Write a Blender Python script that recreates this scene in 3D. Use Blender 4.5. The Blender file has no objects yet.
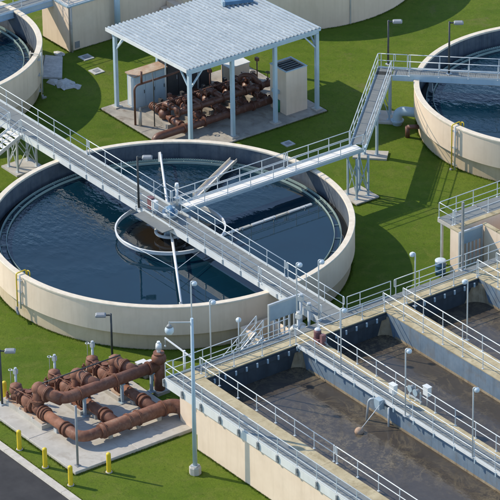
import bpy, math, random
import numpy as np
from mathutils import Vector, Matrix
random.seed(7)
rng = np.random.default_rng(11)
scene = bpy.context.scene
col = scene.collection
R = math.radians

# ------------------------------------------------------------------ camera
cam_d = bpy.data.cameras.new('camera')
cam = bpy.data.objects.new('camera', cam_d); col.objects.link(cam)
fw = Vector((-0.71868674, 0.52082274, -0.46068756))
rt = Vector((0.59236596, 0.80555759, -0.0133992))
up = Vector((-0.36413176, 0.28252546, 0.88746123))
m = Matrix((rt, up, -fw)).transposed().to_4x4()
m.translation = Vector((187.39997, -129.58758, 119.08591))
cam.matrix_world = m
cam_d.sensor_width = 36; cam_d.lens = 4030.09 / 500 * 36
cam_d.clip_start = 1; cam_d.clip_end = 6000
scene.camera = cam
scene.render.resolution_x = 1024; scene.render.resolution_y = 1024

# ------------------------------------------------------------------ sky and sun
SUN_EL = R(38.0)
sh_az = R(30.5)                                  # direction in which shadows fall, from +X
to_sun = Vector((-math.cos(sh_az) * math.cos(SUN_EL), -math.sin(sh_az) * math.cos(SUN_EL), math.sin(SUN_EL)))
w = bpy.data.worlds.new('World'); scene.world = w; w.use_nodes = True
nt = w.node_tree
sky = nt.nodes.new('ShaderNodeTexSky'); sky.sky_type = 'NISHITA'; sky.sun_disc = False
sky.sun_elevation = SUN_EL; sky.sun_rotation = math.atan2(to_sun.x, to_sun.y)
sky.air_density = 1.0; sky.dust_density = 0.1; sky.ozone_density = 1.3
bg = nt.nodes['Background']; bg.inputs['Strength'].default_value = 0.15
nt.links.new(sky.outputs[0], bg.inputs[0])
sl = bpy.data.lights.new('sun', 'SUN'); sl.energy = 3.0; sl.angle = R(0.53); sl.color = (1.0, 0.89, 0.71)
so = bpy.data.objects.new('sun', sl); col.objects.link(so)
so.rotation_euler = (-to_sun).to_track_quat('-Z', 'Y').to_euler()
scene.view_settings.view_transform = 'Standard'; scene.view_settings.look = 'None'
scene.view_settings.exposure = 0.70; scene.view_settings.gamma = 1.0
scene.view_settings.use_curve_mapping = False

# ------------------------------------------------------------------ materials
def new_mat(name):
    mt = bpy.data.materials.new(name); mt.use_nodes = True
    return mt, mt.node_tree, mt.node_tree.nodes['Principled BSDF']
def nd(t, kind, **kw):
    n = t.nodes.new(kind)
    for k, v in kw.items(): setattr(n, k, v)
    return n
def pos(t, scale=(1, 1, 1), obj=False):
    g = nd(t, 'ShaderNodeTexCoord') if obj else nd(t, 'ShaderNodeNewGeometry')
    mp = nd(t, 'ShaderNodeMapping'); mp.inputs['Scale'].default_value = scale
    t.links.new(g.outputs['Object' if obj else 'Position'], mp.inputs['Vector'])
    return mp.outputs[0]
def noise(t, vec, scale, detail=4, rough=0.6, dist=0.0):
    n = nd(t, 'ShaderNodeTexNoise'); n.inputs['Scale'].default_value = scale
    n.inputs['Detail'].default_value = detail; n.inputs['Roughness'].default_value = rough
    n.inputs['Distortion'].default_value = dist
    t.links.new(vec, n.inputs['Vector']); return n.outputs[0]
def ramp(t, fac, stops):
    r = nd(t, 'ShaderNodeValToRGB')
    while len(r.color_ramp.elements) < len(stops): r.color_ramp.elements.new(0.5)
    for e, (p, c) in zip(r.color_ramp.elements, stops):
        e.position = p; e.color = (*c, 1) if len(c) == 3 else c
    t.links.new(fac, r.inputs[0]); return r.outputs[0]
def mix(t, fac, a, b, mode='MIX'):
    n = nd(t, 'ShaderNodeMix', data_type='RGBA', blend_type=mode)
    for s, v in ((n.inputs[0], fac), (n.inputs[6], a), (n.inputs[7], b)):
        if hasattr(v, 'is_linked'): t.links.new(v, s)
        elif isinstance(v, (int, float)): s.default_value = v
        else: s.default_value = (*v, 1)
    return n.outputs[2]
def bump(t, bsdf, h, strength, dist):
    b = nd(t, 'ShaderNodeBump'); b.inputs['Strength'].default_value = strength; b.inputs['Distance'].default_value = dist
    t.links.new(h, b.inputs['Height']); t.links.new(b.outputs[0], bsdf.inputs['Normal'])
def math_n(t, op, a, b=None, clamp=False):
    n = nd(t, 'ShaderNodeMath', operation=op, use_clamp=clamp)
    for s, v in zip(n.inputs, (a, b)):
        if v is None: continue
        if hasattr(v, 'is_linked'): t.links.new(v, s)
        else: s.default_value = v
    return n.outputs[0]
def G(v): return (v, v, v)
def surf(name, c1, c2, scale=2.0, rough=0.7, metal=0.0, streak=0.0, streak_c=None, spot=0.0, spot_c=None, spot_scale=1.2, bs=0.15, bscale=20, spec=0.5, obj=False):
    """painted / concrete / metal surface: two-tone mottling, vertical streaks, patches, fine relief"""
    mt, t, b = new_mat(name)
    P = pos(t, obj=obj)
    c = ramp(t, noise(t, P, scale, 6, 0.65), [(0.3, c1), (0.7, c2)])
    if streak:
        s = noise(t, pos(t, (2.2, 2.2, 0.12), obj), 1.6, 5, 0.7)
        f = ramp(t, s, [(0.48, G(0)), (0.75, G(streak))])
        c = mix(t, f, c, streak_c)
    if spot:
        s = noise(t, P, spot_scale, 5, 0.7, 0.6)
        f = ramp(t, s, [(0.52, G(0)), (0.66, G(spot))])
        c = mix(t, f, c, spot_c)
    t.links.new(c, b.inputs['Base Color'])
    rr = ramp(t, noise(t, P, scale * 2.3, 3), [(0.3, G(max(0.05, rough - 0.1))), (0.7, G(min(1, rough + 0.1)))])
    t.links.new(rr, b.inputs['Roughness'])
    b.inputs['Metallic'].default_value = metal
    b.inputs['Specular IOR Level'].default_value = spec
    if bs: bump(t, b, noise(t, P, bscale, 4), bs, 0.02)
    return mt

M = {}
M['beige'] = surf('beige_wall_paint', (0.73, 0.585, 0.45), (0.80, 0.655, 0.515), 0.7, 0.85, streak=0.3, streak_c=(0.52, 0.40, 0.28), spot=0.18, spot_c=(0.55, 0.45, 0.34), spot_scale=0.5, bs=0.1, spec=0.2)
M['lowwall'] = surf('brown_lower_wall', (0.50, 0.40, 0.27), (0.60, 0.49, 0.35), 0.6, 0.9, streak=0.4, streak_c=(0.36, 0.27, 0.16), spot=0.3, spot_c=(0.38, 0.31, 0.2), spot_scale=0.7, spec=0.2)  # lower wall band, browner and darker than the wall above
M['coping'] = surf('rim_coping_concrete', (0.62, 0.54, 0.42), (0.74, 0.66, 0.54), 3, 0.8, spot=0.3, spot_c=(0.42, 0.36, 0.28), spec=0.3)
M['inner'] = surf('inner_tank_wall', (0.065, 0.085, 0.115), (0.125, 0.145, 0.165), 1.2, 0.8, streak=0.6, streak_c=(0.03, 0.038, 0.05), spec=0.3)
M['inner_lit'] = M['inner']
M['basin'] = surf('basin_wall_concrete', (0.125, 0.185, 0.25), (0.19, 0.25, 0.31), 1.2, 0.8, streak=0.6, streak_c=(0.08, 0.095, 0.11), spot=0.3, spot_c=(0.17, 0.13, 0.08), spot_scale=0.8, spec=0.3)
M['wet_shade_wall'] = surf('wet_shaded_basin_wall', (0.028, 0.040, 0.053), (0.055, 0.070, 0.085), 1.2, 0.6, streak=0.6, streak_c=(0.02, 0.022, 0.025), spec=0.4)  # wet concrete, with the basin's deep shade put into the near-black colour
M['tan'] = surf('wall_top_concrete', (0.34, 0.28, 0.17), (0.52, 0.45, 0.30), 1.1, 0.9, spot=0.5, spot_c=(0.24, 0.19, 0.10), spot_scale=1.7, bs=0.25, spec=0.2)
M['fillet'] = surf('corner_fillet_concrete', (0.26, 0.20, 0.125), (0.40, 0.33, 0.23), 1.6, 0.9, streak=0.8, streak_c=(0.11, 0.075, 0.04), spec=0.2)
M['slab'] = surf('slab_concrete', (0.38, 0.36, 0.32), (0.50, 0.475, 0.43), 0.9, 0.9, spot=0.45, spot_c=(0.27, 0.23, 0.18), spot_scale=0.9, bs=0.2, spec=0.2)
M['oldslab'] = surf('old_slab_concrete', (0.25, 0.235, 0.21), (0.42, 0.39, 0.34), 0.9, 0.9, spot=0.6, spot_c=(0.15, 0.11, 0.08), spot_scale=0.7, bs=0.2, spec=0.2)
M['rail'] = surf('rail_paint', (0.50, 0.545, 0.57), (0.62, 0.65, 0.66), 1.0, 0.45, spec=0.5, bs=0)
M['galv'] = surf('galvanised_steel', (0.42, 0.46, 0.48), (0.54, 0.57, 0.58), 2.0, 0.5, metal=0.25, bs=0.05)
M['grate'] = surf('grating_steel', (0.19, 0.205, 0.21), (0.27, 0.28, 0.275), 6.0, 0.65, metal=0.2, bs=0.5, bscale=45)
def grate_mat():
    mt, t, b = new_mat('grating_steel')
    P = pos(t); O = pos(t, (1,1,1), True)
    c = ramp(t, noise(t, P, 1.5, 5), [(0.3, (0.205, 0.22, 0.215)), (0.7, (0.29, 0.30, 0.285))])
    sx = nd(t, 'ShaderNodeSeparateXYZ'); t.links.new(O, sx.inputs[0])
    fr = math_n(t, 'FRACT', math_n(t, 'MULTIPLY', sx.outputs[0], 9.0)); gap = ramp(t, fr, [(0.0, G(0.75)), (0.55, G(0.75)), (0.65, G(0)), (0.95, G(0)), (1.0, G(0.75))])
    c = mix(t, gap, c, (0.11, 0.12, 0.12))
    t.links.new(c, b.inputs['Base Color']); b.inputs['Roughness'].default_value = 0.6; b.inputs['Metallic'].default_value = 0.15
    bump(t, b, fr, 0.4, 0.02)
    return mt
M['grate'] = grate_mat()
M['white'] = surf('white_paint', (0.60, 0.62, 0.62), (0.72, 0.73, 0.72), 0.9, 0.5, streak=0.25, streak_c=(0.45, 0.42, 0.36), bs=0.05)
M['deckw'] = surf('pale_deck_paint', (0.70, 0.67, 0.61), (0.80, 0.77, 0.71), 1.6, 0.6, spot=0.3, spot_c=(0.45, 0.42, 0.38), bs=0.2)
M['blue'] = surf('pale_blue_paint', (0.36, 0.48, 0.57), (0.45, 0.56, 0.63), 1.2, 0.5, streak=0.25, streak_c=(0.28, 0.33, 0.36), bs=0.05)
M['bluepipe'] = surf('blue_grey_pipe_paint', (0.27, 0.36, 0.43), (0.36, 0.45, 0.50), 1.2, 0.5, bs=0.05)
M['rust'] = surf('brown_pipe_paint', (0.130, 0.052, 0.032), (0.265, 0.122, 0.078), 2.2, 0.65, spot=0.45, spot_c=(0.27, 0.165, 0.115), spot_scale=2.5, bs=0.3, spec=0.3, streak=0.55, streak_c=(0.085, 0.042, 0.03))
M['rustd'] = surf('dark_rust_paint', (0.10, 0.039, 0.025), (0.17, 0.072, 0.046), 2.2, 0.5, spot=0.35, spot_c=(0.07, 0.032, 0.022), spot_scale=2.5, bs=0.2, spec=0.6)
M['rusttop'] = surf('rust_stained_steel', (0.33, 0.17, 0.09), (0.50, 0.42, 0.33), 1.4, 0.8, spot=0.7, spot_c=(0.20, 0.075, 0.04), spot_scale=1.0)
M['yellow'] = surf('yellow_paint', (0.66, 0.46, 0.015), (0.74, 0.54, 0.03), 3.0, 0.5, streak=0.2, streak_c=(0.42, 0.28, 0.02), bs=0.03)
M['palegreen'] = surf('weir_fibreglass', (0.24, 0.34, 0.31), (0.36, 0.45, 0.41), 1.0, 0.6, bs=0.05)
M['dark'] = surf('dark_pole_paint', (0.03, 0.034, 0.037), (0.055, 0.06, 0.062), 2.0, 0.5, bs=0)
M['greyhead'] = surf('grey_fixture', (0.20, 0.21, 0.22), (0.28, 0.29, 0.30), 2.0, 0.5, bs=0)
M['darkbox'] = surf('dark_switchboard_paint', (0.045, 0.045, 0.047), (0.075, 0.07, 0.068), 1.2, 0.6, streak=0.4, streak_c=(0.03, 0.028, 0.026))
M['motorblue'] = surf('motor_blue', (0.05, 0.13, 0.24), (0.08, 0.18, 0.30), 2.0, 0.45, bs=0)
M['motorred'] = surf('purple_brown_enamel', (0.16, 0.07, 0.075), (0.22, 0.11, 0.115), 2.0, 0.5, bs=0.05)
M['globe'] = surf('lamp_globe', (0.46, 0.55, 0.62), (0.58, 0.65, 0.70), 2.0, 0.3, bs=0)
M['green'] = surf('green_enamel', (0.02, 0.16, 0.08), (0.03, 0.20, 0.10), 2.0, 0.5, bs=0)
M['asphalt'] = surf('asphalt', (0.030, 0.030, 0.033), (0.048, 0.047, 0.049), 0.6, 0.9, spot=0.3, spot_c=(0.06, 0.057, 0.055), spot_scale=0.4, bs=0.4, bscale=60, spec=0.3)
M['kerb'] = surf('kerb_concrete', (0.42, 0.39, 0.34), (0.56, 0.52, 0.46), 2.0, 0.9, spot=0.3, spot_c=(0.28, 0.25, 0.2))
M['rubble'] = surf('rubble_concrete', (0.34, 0.345, 0.34), (0.55, 0.55, 0.53), 3.0, 0.9, bs=0.6, bscale=8)
def roof_mat():
    mt, t, b = new_mat('weathered_metal_roof')
    P = pos(t)
    c = ramp(t, noise(t, P, 0.5, 4), [(0.3, (0.33, 0.385, 0.425)), (0.7, (0.42, 0.47, 0.50))])
    sx = nd(t, 'ShaderNodeSeparateXYZ'); t.links.new(P, sx.inputs[0])
    fr = math_n(t, 'FRACT', math_n(t, 'DIVIDE', math_n(t, 'SUBTRACT', sx.outputs[1], 10.1), (21.25-10.1)/36))
    val = ramp(t, fr, [(0.0, G(0.8)), (0.40, G(0.8)), (0.50, G(0.0)), (0.90, G(0.0)), (1.0, G(0.8))])
    dirt = ramp(t, noise(t, pos(t, (1.3, 2.0, 1)), 1.3, 6, 0.75), [(0.35, G(0.25)), (0.62, G(1))])
    c = mix(t, mix(t, 1.0, val, dirt, 'MULTIPLY'), c, (0.155, 0.18, 0.20))
    s2 = noise(t, pos(t, (3.0, 3.0, 1)), 1.4, 5, 0.7)
    c = mix(t, ramp(t, s2, [(0.56, G(0)), (0.64, G(0.45))]), c, (0.60, 0.63, 0.64))
    t.links.new(c, b.inputs['Base Color']); b.inputs['Roughness'].default_value = 0.5; b.inputs['Metallic'].default_value = 0.15
    return mt
M['roof'] = roof_mat()
def grass_mat(name, blades=False):
    mt, t, b = new_mat(name)
    P = pos(t)
    c = ramp(t, noise(t, P, 0.13, 4, 0.6), [(0.32, (0.072, 0.125, 0.012)), (0.5, (0.104, 0.160, 0.014)), (0.68, (0.148, 0.192, 0.024))])
    c = mix(t, ramp(t, noise(t, P, 0.7, 5, 0.7, 0.8), [(0.50, G(0)), (0.72, G(0.6))]), c, (0.180, 0.185, 0.045))
    c = mix(t, ramp(t, noise(t, P, 2.6, 5, 0.75), [(0.34, G(0.5)), (0.52, G(0))]), c, (0.056, 0.092, 0.012))
    # mower tracks
    mp = nd(t, 'ShaderNodeMapping'); mp.inputs['Rotation'].default_value = (0, 0, R(-50)); t.links.new(P, mp.inputs['Vector'])
    wv = nd(t, 'ShaderNodeTexWave', wave_type='BANDS', bands_direction='Y'); wv.inputs['Scale'].default_value = 0.22; wv.inputs['Distortion'].default_value = 4.0; wv.inputs['Detail'].default_value = 3; wv.inputs['Detail Scale'].default_value = 0.6
    t.links.new(mp.outputs[0], wv.inputs['Vector'])
    c = mix(t, ramp(t, wv.outputs[0], [(0.35, G(0)), (0.75, G(0.20))]), c, (0.135, 0.175, 0.028))
    c = mix(t, ramp(t, noise(t, P, 9.0, 4, 0.8), [(0.35, G(0.5)), (0.6, G(0))]), c, (0.055, 0.092, 0.012))
    # bare worn earth in a few spots
    c = mix(t, ramp(t, noise(t, P, 0.33, 5, 0.65, 0.4), [(0.62, G(0)), (0.72, G(0.5))]), c, (0.17, 0.135, 0.07))
    t.links.new(c, b.inputs['Base Color']); b.inputs['Roughness'].default_value = 0.9; b.inputs['Specular IOR Level'].default_value = 0.1
    if not blades: bump(t, b, noise(t, P, 7, 6, 0.8), 0.75, 0.07)
    return mt
M['grass'] = grass_mat('lawn'); M['blades'] = grass_mat('grass_blades', True)
def water_mat(name, base, ripple_lo, ripple_hi, foam=None, ior=1.42, rough=0.03, murk=False):
    mt, t, b = new_mat(name)
    P = pos(t)
    c = ramp(t, noise(t, P, 0.25, 3), [(0.3, base), (0.7, tuple(x * 1.35 for x in base))])
    if foam:
        warp = noise(t, P, 0.35, 3, 0.5)
        d = noise(t, P, 0.42, 7, 0.62, 1.3)
        ridge = math_n(t, 'ABSOLUTE', math_n(t, 'SUBTRACT', d, 0.5))
        f = ramp(t, ridge, [(0.0, G(0.8)), (0.012, G(0.45)), (0.05, G(0.0))])
        area = ramp(t, warp, [(0.42, G(0.15)), (0.6, G(1))])
        f = mix(t, 1.0, f, area, 'MULTIPLY')
        c = mix(t, f, c, foam[0])
        sp = ramp(t, noise(t, P, 3.4, 4, 0.8), [(0.47, G(0)), (0.60, G(0.8))])
        ar2 = ramp(t, noise(t, P, 0.17, 3, 0.5), [(0.45, G(0)), (0.58, G(1))])
        c = mix(t, mix(t, 1.0, sp, ar2, 'MULTIPLY'), c, foam[1])
    if murk:   # brown influent welling up round the centre column
        vm = nd(t, 'ShaderNodeVectorMath', operation='LENGTH'); mp = pos(t, (1,1,0)); t.links.new(mp, vm.inputs[0])
        rd = math_n(t, 'ADD', vm.outputs['Value'], math_n(t, 'MULTIPLY', noise(t, P, 0.8, 4), 2.4))
        c = mix(t, ramp(t, math_n(t, 'DIVIDE', rd, 8.0), [(0.36, G(0.9)), (0.58, G(0))]), c, (0.020, 0.0135, 0.007))
    t.links.new(c, b.inputs['Base Color'])
    b.inputs['Roughness'].default_value = rough; b.inputs['IOR'].default_value = ior
    n1 = noise(t, pos(t, (1.0, 1.7, 1)), 1.5, 3, 0.55)
    # wind only reaches the open western side of each pool
    sx = nd(t, 'ShaderNodeSeparateXYZ'); t.links.new(P, sx.inputs[0])
    gx = math_n(t, 'ADD', math_n(t, 'MULTIPLY', sx.outputs[0], -0.055), math_n(t, 'MULTIPLY', noise(t, P, 0.22, 3), 0.9))
    msk = ramp(t, gx, [(0.42, G(ripple_lo)), (0.80, G(ripple_hi))])
    h = math_n(t, 'MULTIPLY', n1, msk)
    bump(t, b, h, 1.0, 0.35)
    return mt
M['water'] = water_mat('clarifier_water', (0.0020, 0.0150, 0.0270), 0.004, 0.22, murk=True)
M['bwater'] = water_mat('aerated_basin_water', (0.052, 0.045, 0.039), 0.05, 0.09, foam=((0.135, 0.110, 0.074), (0.175, 0.142, 0.092)), ior=1.4, rough=0.16)
M['launderwater'] = water_mat('launder_water', (0.012, 0.013, 0.012), 0.02, 0.03)

# ------------------------------------------------------------------ mesh builder
class MB:
    def __init__(s): s.v = []; s.f = []; s.sm = []
    def add(s, vs, fs, smooth=False):
        o = len(s.v); s.v += [tuple(v) for v in vs]
        for f in fs: s.f.append([i + o for i in f]); s.sm.append(smooth)
        return s
    def boxp(s, x0, x1, y0, y1, z0, z1):
        return s.add([(x0,y0,z0),(x1,y0,z0),(x1,y1,z0),(x0,y1,z0),(x0,y0,z1),(x1,y0,z1),(x1,y1,z1),(x0,y1,z1)],
                     [(3,2,1,0),(4,5,6,7),(0,1,5,4),(1,2,6,5),(2,3,7,6),(3,0,4,7)])
    def box(s, c, d, rz=0.0):
        ca, sa = math.cos(rz), math.sin(rz); vs = []
        for z in (-.5, .5):
            for x, y in ((-.5,-.5),(.5,-.5),(.5,.5),(-.5,.5)):
                X, Y = x*d[0], y*d[1]; vs.append((c[0]+X*ca-Y*sa, c[1]+X*sa+Y*ca, c[2]+z*d[2]))
        return s.add(vs, [(3,2,1,0),(4,5,6,7),(0,1,5,4),(1,2,6,5),(2,3,7,6),(3,0,4,7)])
    def bar(s, p0, p1, wd, h, upv=(0,0,1)):
        p0, p1 = Vector(p0), Vector(p1); d = (p1-p0).normalized(); u = Vector(upv)
        if abs(d.dot(u)) > 0.98: u = Vector((1,0,0))
        a = d.cross(u).normalized(); b = a.cross(d).normalized(); vs = []
        for p in (p0, p1):
            for x, y in ((-.5,-.5),(.5,-.5),(.5,.5),(-.5,.5)): vs.append(p + a*x*wd + b*y*h)
        return s.add(vs, [(3,2,1,0),(4,5,6,7),(0,1,5,4),(1,2,6,5),(2,3,7,6),(3,0,4,7)])
    def cyl(s, p0, p1, r0, r1=None, n=12, caps=True):
        if r1 is None: r1 = r0
        return s.tube([p0, p1], [r0, r1], n, caps)
    def tube(s, pts, r, n=10, caps=True):
        pts = [Vector(p) for p in pts]; rs = r if isinstance(r, (list, tuple)) else [r]*len(pts)
        T = []
        for i in range(len(pts)):
            a = pts[max(i-1,0)]; b = pts[min(i+1,len(pts)-1)]; T.append((b-a).normalized())
        u = Vector((0,0,1)) if abs(T[0].z) < .9 else Vector((1,0,0))
        a = T[0].cross(u).normalized(); vs = []
        for i, p in enumerate(pts):
            a = (a - T[i]*a.dot(T[i])).normalized(); b = T[i].cross(a)
            for k in range(n):
                an = 2*math.pi*k/n; vs.append(p + (a*math.cos(an) + b*math.sin(an))*rs[i])
        fs = []
        for i in range(len(pts)-1):
            for k in range(n): fs.append((i*n+k, i*n+(k+1)%n, (i+1)*n+(k+1)%n, (i+1)*n+k))
        s.add(vs, fs, True)
        if caps:
            o = len(s.v) - len(vs)
            s.f.append([o+k for k in range(n)][::-1]); s.sm.append(False)
            s.f.append([o+(len(pts)-1)*n+k for k in range(n)]); s.sm.append(False)
        return s
    def ring(s, prof, c=(0,0), n=96):
        # closed ring of revolution with crisp profile edges, smooth around
        L = len(prof)
        for k in range(L): s.lathe([prof[k], prof[(k+1) % L]], c, n, loop=False)
        return s
    def lathe(s, prof, c=(0,0), n=96, a0=0.0, a1=2*math.pi, smooth=True, loop=True):
        full = abs(a1-a0-2*math.pi) < 1e-6; m_ = n if full else n+1; L = len(prof)
        vs = [(c[0]+r*math.cos(a0+(a1-a0)*i/n), c[1]+r*math.sin(a0+(a1-a0)*i/n), z) for i in range(m_) for r, z in prof]
        fs = []
        for i in range(n):
            j = (i+1) % m_
            for k in range(L if loop else L-1):
                q = (k+1) % L; fs.append((i*L+k, j*L+k, j*L+q, i*L+q))
        s.add(vs, fs, smooth)
        if not full and loop:
            o = len(s.v)-len(vs); s.f.append([o+k for k in range(L)]); s.sm.append(False)
            s.f.append([o+n*L+k for k in range(L)][::-1]); s.sm.append(False)
        return s
    def sphere(s, c, rx, rz=None, nu=12, nv=7, v0=-90, v1=90):
        rz = rz or rx
        prof = [(max(1e-4, rx*math.cos(R(v0+(v1-v0)*i/nv))), c[2]+rz*math.sin(R(v0+(v1-v0)*i/nv))) for i in range(nv+1)]
        return s.lathe(prof, c[:2], nu, loop=False)
    def prism(s, poly, z0, z1):
        n = len(poly)
        return s.add([(x,y,z0) for x,y in poly]+[(x,y,z1) for x,y in poly],
                     [list(range(n))[::-1], list(range(n,2*n))]+[(i,(i+1)%n,n+(i+1)%n,n+i) for i in range(n)])
    def mesh(s, name, mat, off=(0,0,0)):
        me = bpy.data.meshes.new(name)
        me.from_pydata([(v[0]-off[0], v[1]-off[1], v[2]-off[2]) for v in s.v], [], s.f)
        me.polygons.foreach_set('use_smooth', s.sm)
        me.materials.append(M[mat]); me.update(); return me
    def build(s, name, mat, parent=None, label=None):
        off = parent['o'] if parent else (0,0,0)
        o = bpy.data.objects.new(name, s.mesh(name, mat, off))
        col.objects.link(o)
        if parent: o.parent = parent['e']
        if label: o['label'] = label
        return {'e': o, 'o': off}
ROOTS = []
def thing(name, label, cat, loc=(0,0,0), group=None):
    e = bpy.data.objects.new(name, None); col.objects.link(e); e.location = loc
    e.empty_display_size = 0.2
    e['label'] = label; e['category'] = cat
    if group: e['group'] = group
    return {'e': e, 'o': tuple(loc)}
def tag(h, label=None, cat=None, group=None, kind=None):
    o = h['e']
    if label: o['label'] = label
    if cat: o['category'] = cat
    if group: o['group'] = group
    if kind: o['kind'] = kind
    return h
def inst(name, me, loc, parent, rz=0.0):
    o = bpy.data.objects.new(name, me); col.objects.link(o); o.parent = parent['e']
    o.location = (loc[0]-parent['o'][0], loc[1]-parent['o'][1], loc[2]-parent['o'][2]); o.rotation_euler[2] = rz
    return {'e': o, 'o': loc}
def copy_tree(h, loc, label, rz=None):
    def cp(o, par):
        c = o.copy(); col.objects.link(c)
        if par: c.parent = par
        for ch in o.children: cp(ch, c)
        return c
    c = cp(h['e'], None); c.location = loc; c['label'] = label
    if rz is not None: c.rotation_euler[2] = rz
    return {'e': c, 'o': tuple(loc)}
def fillet_path(pts, rad, n=6):
    """round the corners of a polyline"""
    pts = [Vector(p) for p in pts]; out = [pts[0]]
    for i in range(1, len(pts)-1):
        a, b, c = pts[i-1], pts[i], pts[i+1]; u = (a-b).normalized(); v_ = (c-b).normalized()
        r_ = min(rad, (a-b).length*.49, (c-b).length*.49); p0 = b+u*r_; p1 = b+v_*r_
        for k in range(n+1):
            t = k/n; out.append((1-t)**2*p0 + 2*t*(1-t)*b + t*t*p1)
    out.append(pts[-1]); return out

Z0 = 3.37                                        # level of all walkways
RR = 0.029
POST = {}
def post_mesh(h):
    k = round(h, 2)
    if k not in POST:
        b = MB(); b.cyl((0,0,0), (0,0,h), RR, n=6, caps=False); b.box((0,0,0.012), (0.13,0.13,0.024))
        POST[k] = b.mesh('post', 'rail')
    return POST[k]
def railing(par, pts, z=Z0, h=1.07, sp=1.85, toe=True, ends=True, mat='rail'):
    """top rail with mid rail, toe board and posts as its own pieces; pts: (x,y) or (x,y,z)"""
    P = [Vector((p[0], p[1], p[2] if len(p) > 2 else z)) for p in pts]
    up_ = Vector((0,0,h)); md = Vector((0,0,h*0.53))
    t = MB(); t.tube(fillet_path([p+up_ for p in P], 0.12, 3), RR, 7)
    if ends:
        for i, j in ((0,1),(-1,-2)):
            d = (P[i]-P[j]).normalized()
            t.tube(fillet_path([P[i]+up_, P[i]+up_+d*0.12, P[i]+md+d*0.12, P[i]+md], 0.1, 3), RR, 6)
    rl = t.build('railing', mat, par)
    mm = MB(); mm.tube(fillet_path([p+md for p in P], 0.12, 3), RR*0.9, 7); mm.build('mid_rail', mat, rl)
    if toe:
        b = MB()
        for a, c in zip(P[:-1], P[1:]): b.bar(a+Vector((0,0,0.07)), c+Vector((0,0,0.07)), 0.012, 0.12)
        b.build('toe_board', mat, rl)
    for i in range(len(P)-1):
        L = (P[i+1]-P[i]).length; n = max(1, round(L/sp))
        for k in range(n + (1 if i == len(P)-2 else 0)):
            inst('post', post_mesh(h), tuple(P[i].lerp(P[i+1], k/n)), rl)
    return rl
PAN = {}
def grating(par, p0, p1, wd, z=Z0, step=0.92, mat='grate', th=0.04):
    """walkway deck laid as single panels with a gap"""
    p0, p1 = Vector((*p0, z)), Vector((*p1, z)); L = (p1-p0).length; n = max(1, round(L/step)); s = L/n
    key = (round(s,3), round(wd,3), mat)
    if key not in PAN:
        b = MB(); b.box((0,0,-th/2), (s-0.016, wd, th)); PAN[key] = b.mesh('grating_panel', mat)
    a = math.atan2(p1.y-p0.y, p1.x-p0.x)
    for k in range(n): inst('grating_panel', PAN[key], tuple(p0.lerp(p1, (k+.5)/n)), par, a)
def channel_beam(par, p0, p1, z, depth=0.32, flange=0.1, side=1, mat='blue'):
    p0, p1 = Vector((*p0, z)), Vector((*p1, z)); d = (p1-p0).normalized(); a = Vector((-d.y, d.x, 0))*side
    b = MB(); c = Vector((0,0,-depth/2))
    b.bar(p0+c, p1+c, 0.02, depth)
    for zz in (-0.012, -depth+0.012): b.bar(p0+a*flange/2+Vector((0,0,zz)), p1+a*flange/2+Vector((0,0,zz)), flange, 0.02)
    return b.build('side_beam', mat, par)

# ------------------------------------------------------------------ ground, road, kerb, pads
g = MB(); g.add([(-900,-900,0),(900,-900,0),(900,900,0),(-900,900,0)], [(0,1,2,3)])
tag(g.build('ground', 'grass'), kind='structure')
g = MB(); g.add([(-300,-60,.006),(300,-60,.006),(300,-21.58,.006),(-300,-21.58,.006)], [(0,1,2,3)])
tag(g.build('road', 'asphalt'), kind='structure')
kb = MB(); kb.boxp(-300, 300, -21.56, -21.14, -.1, .09); kb = tag(kb.build('kerb', 'kerb'), kind='structure')
b = MB(); b.boxp(-1.49, 1.49, -.21, .21, 0, .12)
# slightly bevelled kerb stones
b = MB(); b.add([(-1.49,-.24,0),(1.49,-.24,0),(1.49,.22,0),(-1.49,.22,0),(-1.49,-.21,.13),(1.49,-.21,.13),(1.49,.21,.13),(-1.49,.21,.13)], [(0,1,5,4),(1,2,6,5),(2,3,7,6),(3,0,4,7),(4,5,6,7)])
kme = b.mesh('kerb_stone', 'kerb')
for k in range(-4, 14): inst('kerb_stone', kme, (k*3.0, -21.35, 0.0), kb)
def pad(x0, x1, y0, y1, h, mat='slab', name='concrete_pad', nx=1, ny=1, parent=None):
    b = MB(); b.boxp(x0+.01, x1-.01, y0+.01, y1-.01, -.1, h-.02); p = b.build(name, mat, parent)
    if not parent: tag(p, kind='structure')
    dx, dy = (x1-x0)/nx, (y1-y0)/ny
    for i in range(nx):
        for j in range(ny):
            e = 0.012; X0, X1, Y0, Y1 = x0+i*dx+e*(i>0), x0+(i+1)*dx-e*(i<nx-1), y0+j*dy+e*(j>0), y0+(j+1)*dy-e*(j<ny-1)
            b = MB(); c = .03
            b.add([(X0,Y0,-.08),(X1,Y0,-.08),(X1,Y1,-.08),(X0,Y1,-.08),(X0,Y0,h-c),(X1,Y0,h-c),(X1,Y1,h-c),(X0,Y1,h-c),(X0+c,Y0+c,h),(X1-c,Y0+c,h),(X1-c,Y1-c,h),(X0+c,Y1-c,h)],
                  [(0,1,5,4),(1,2,6,5),(2,3,7,6),(3,0,4,7),(4,5,9,8),(5,6,10,9),(6,7,11,10),(7,4,8,11),(8,9,10,11)])
            b.build('slab_bay', mat, p)
    return p
pad(8.55, 18.25, -19.75, -10.9, .2, nx=2, ny=2)
pad(-21.6, -11.75, 9.35, 21.45, .12, 'oldslab', nx=2, ny=3)

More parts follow.
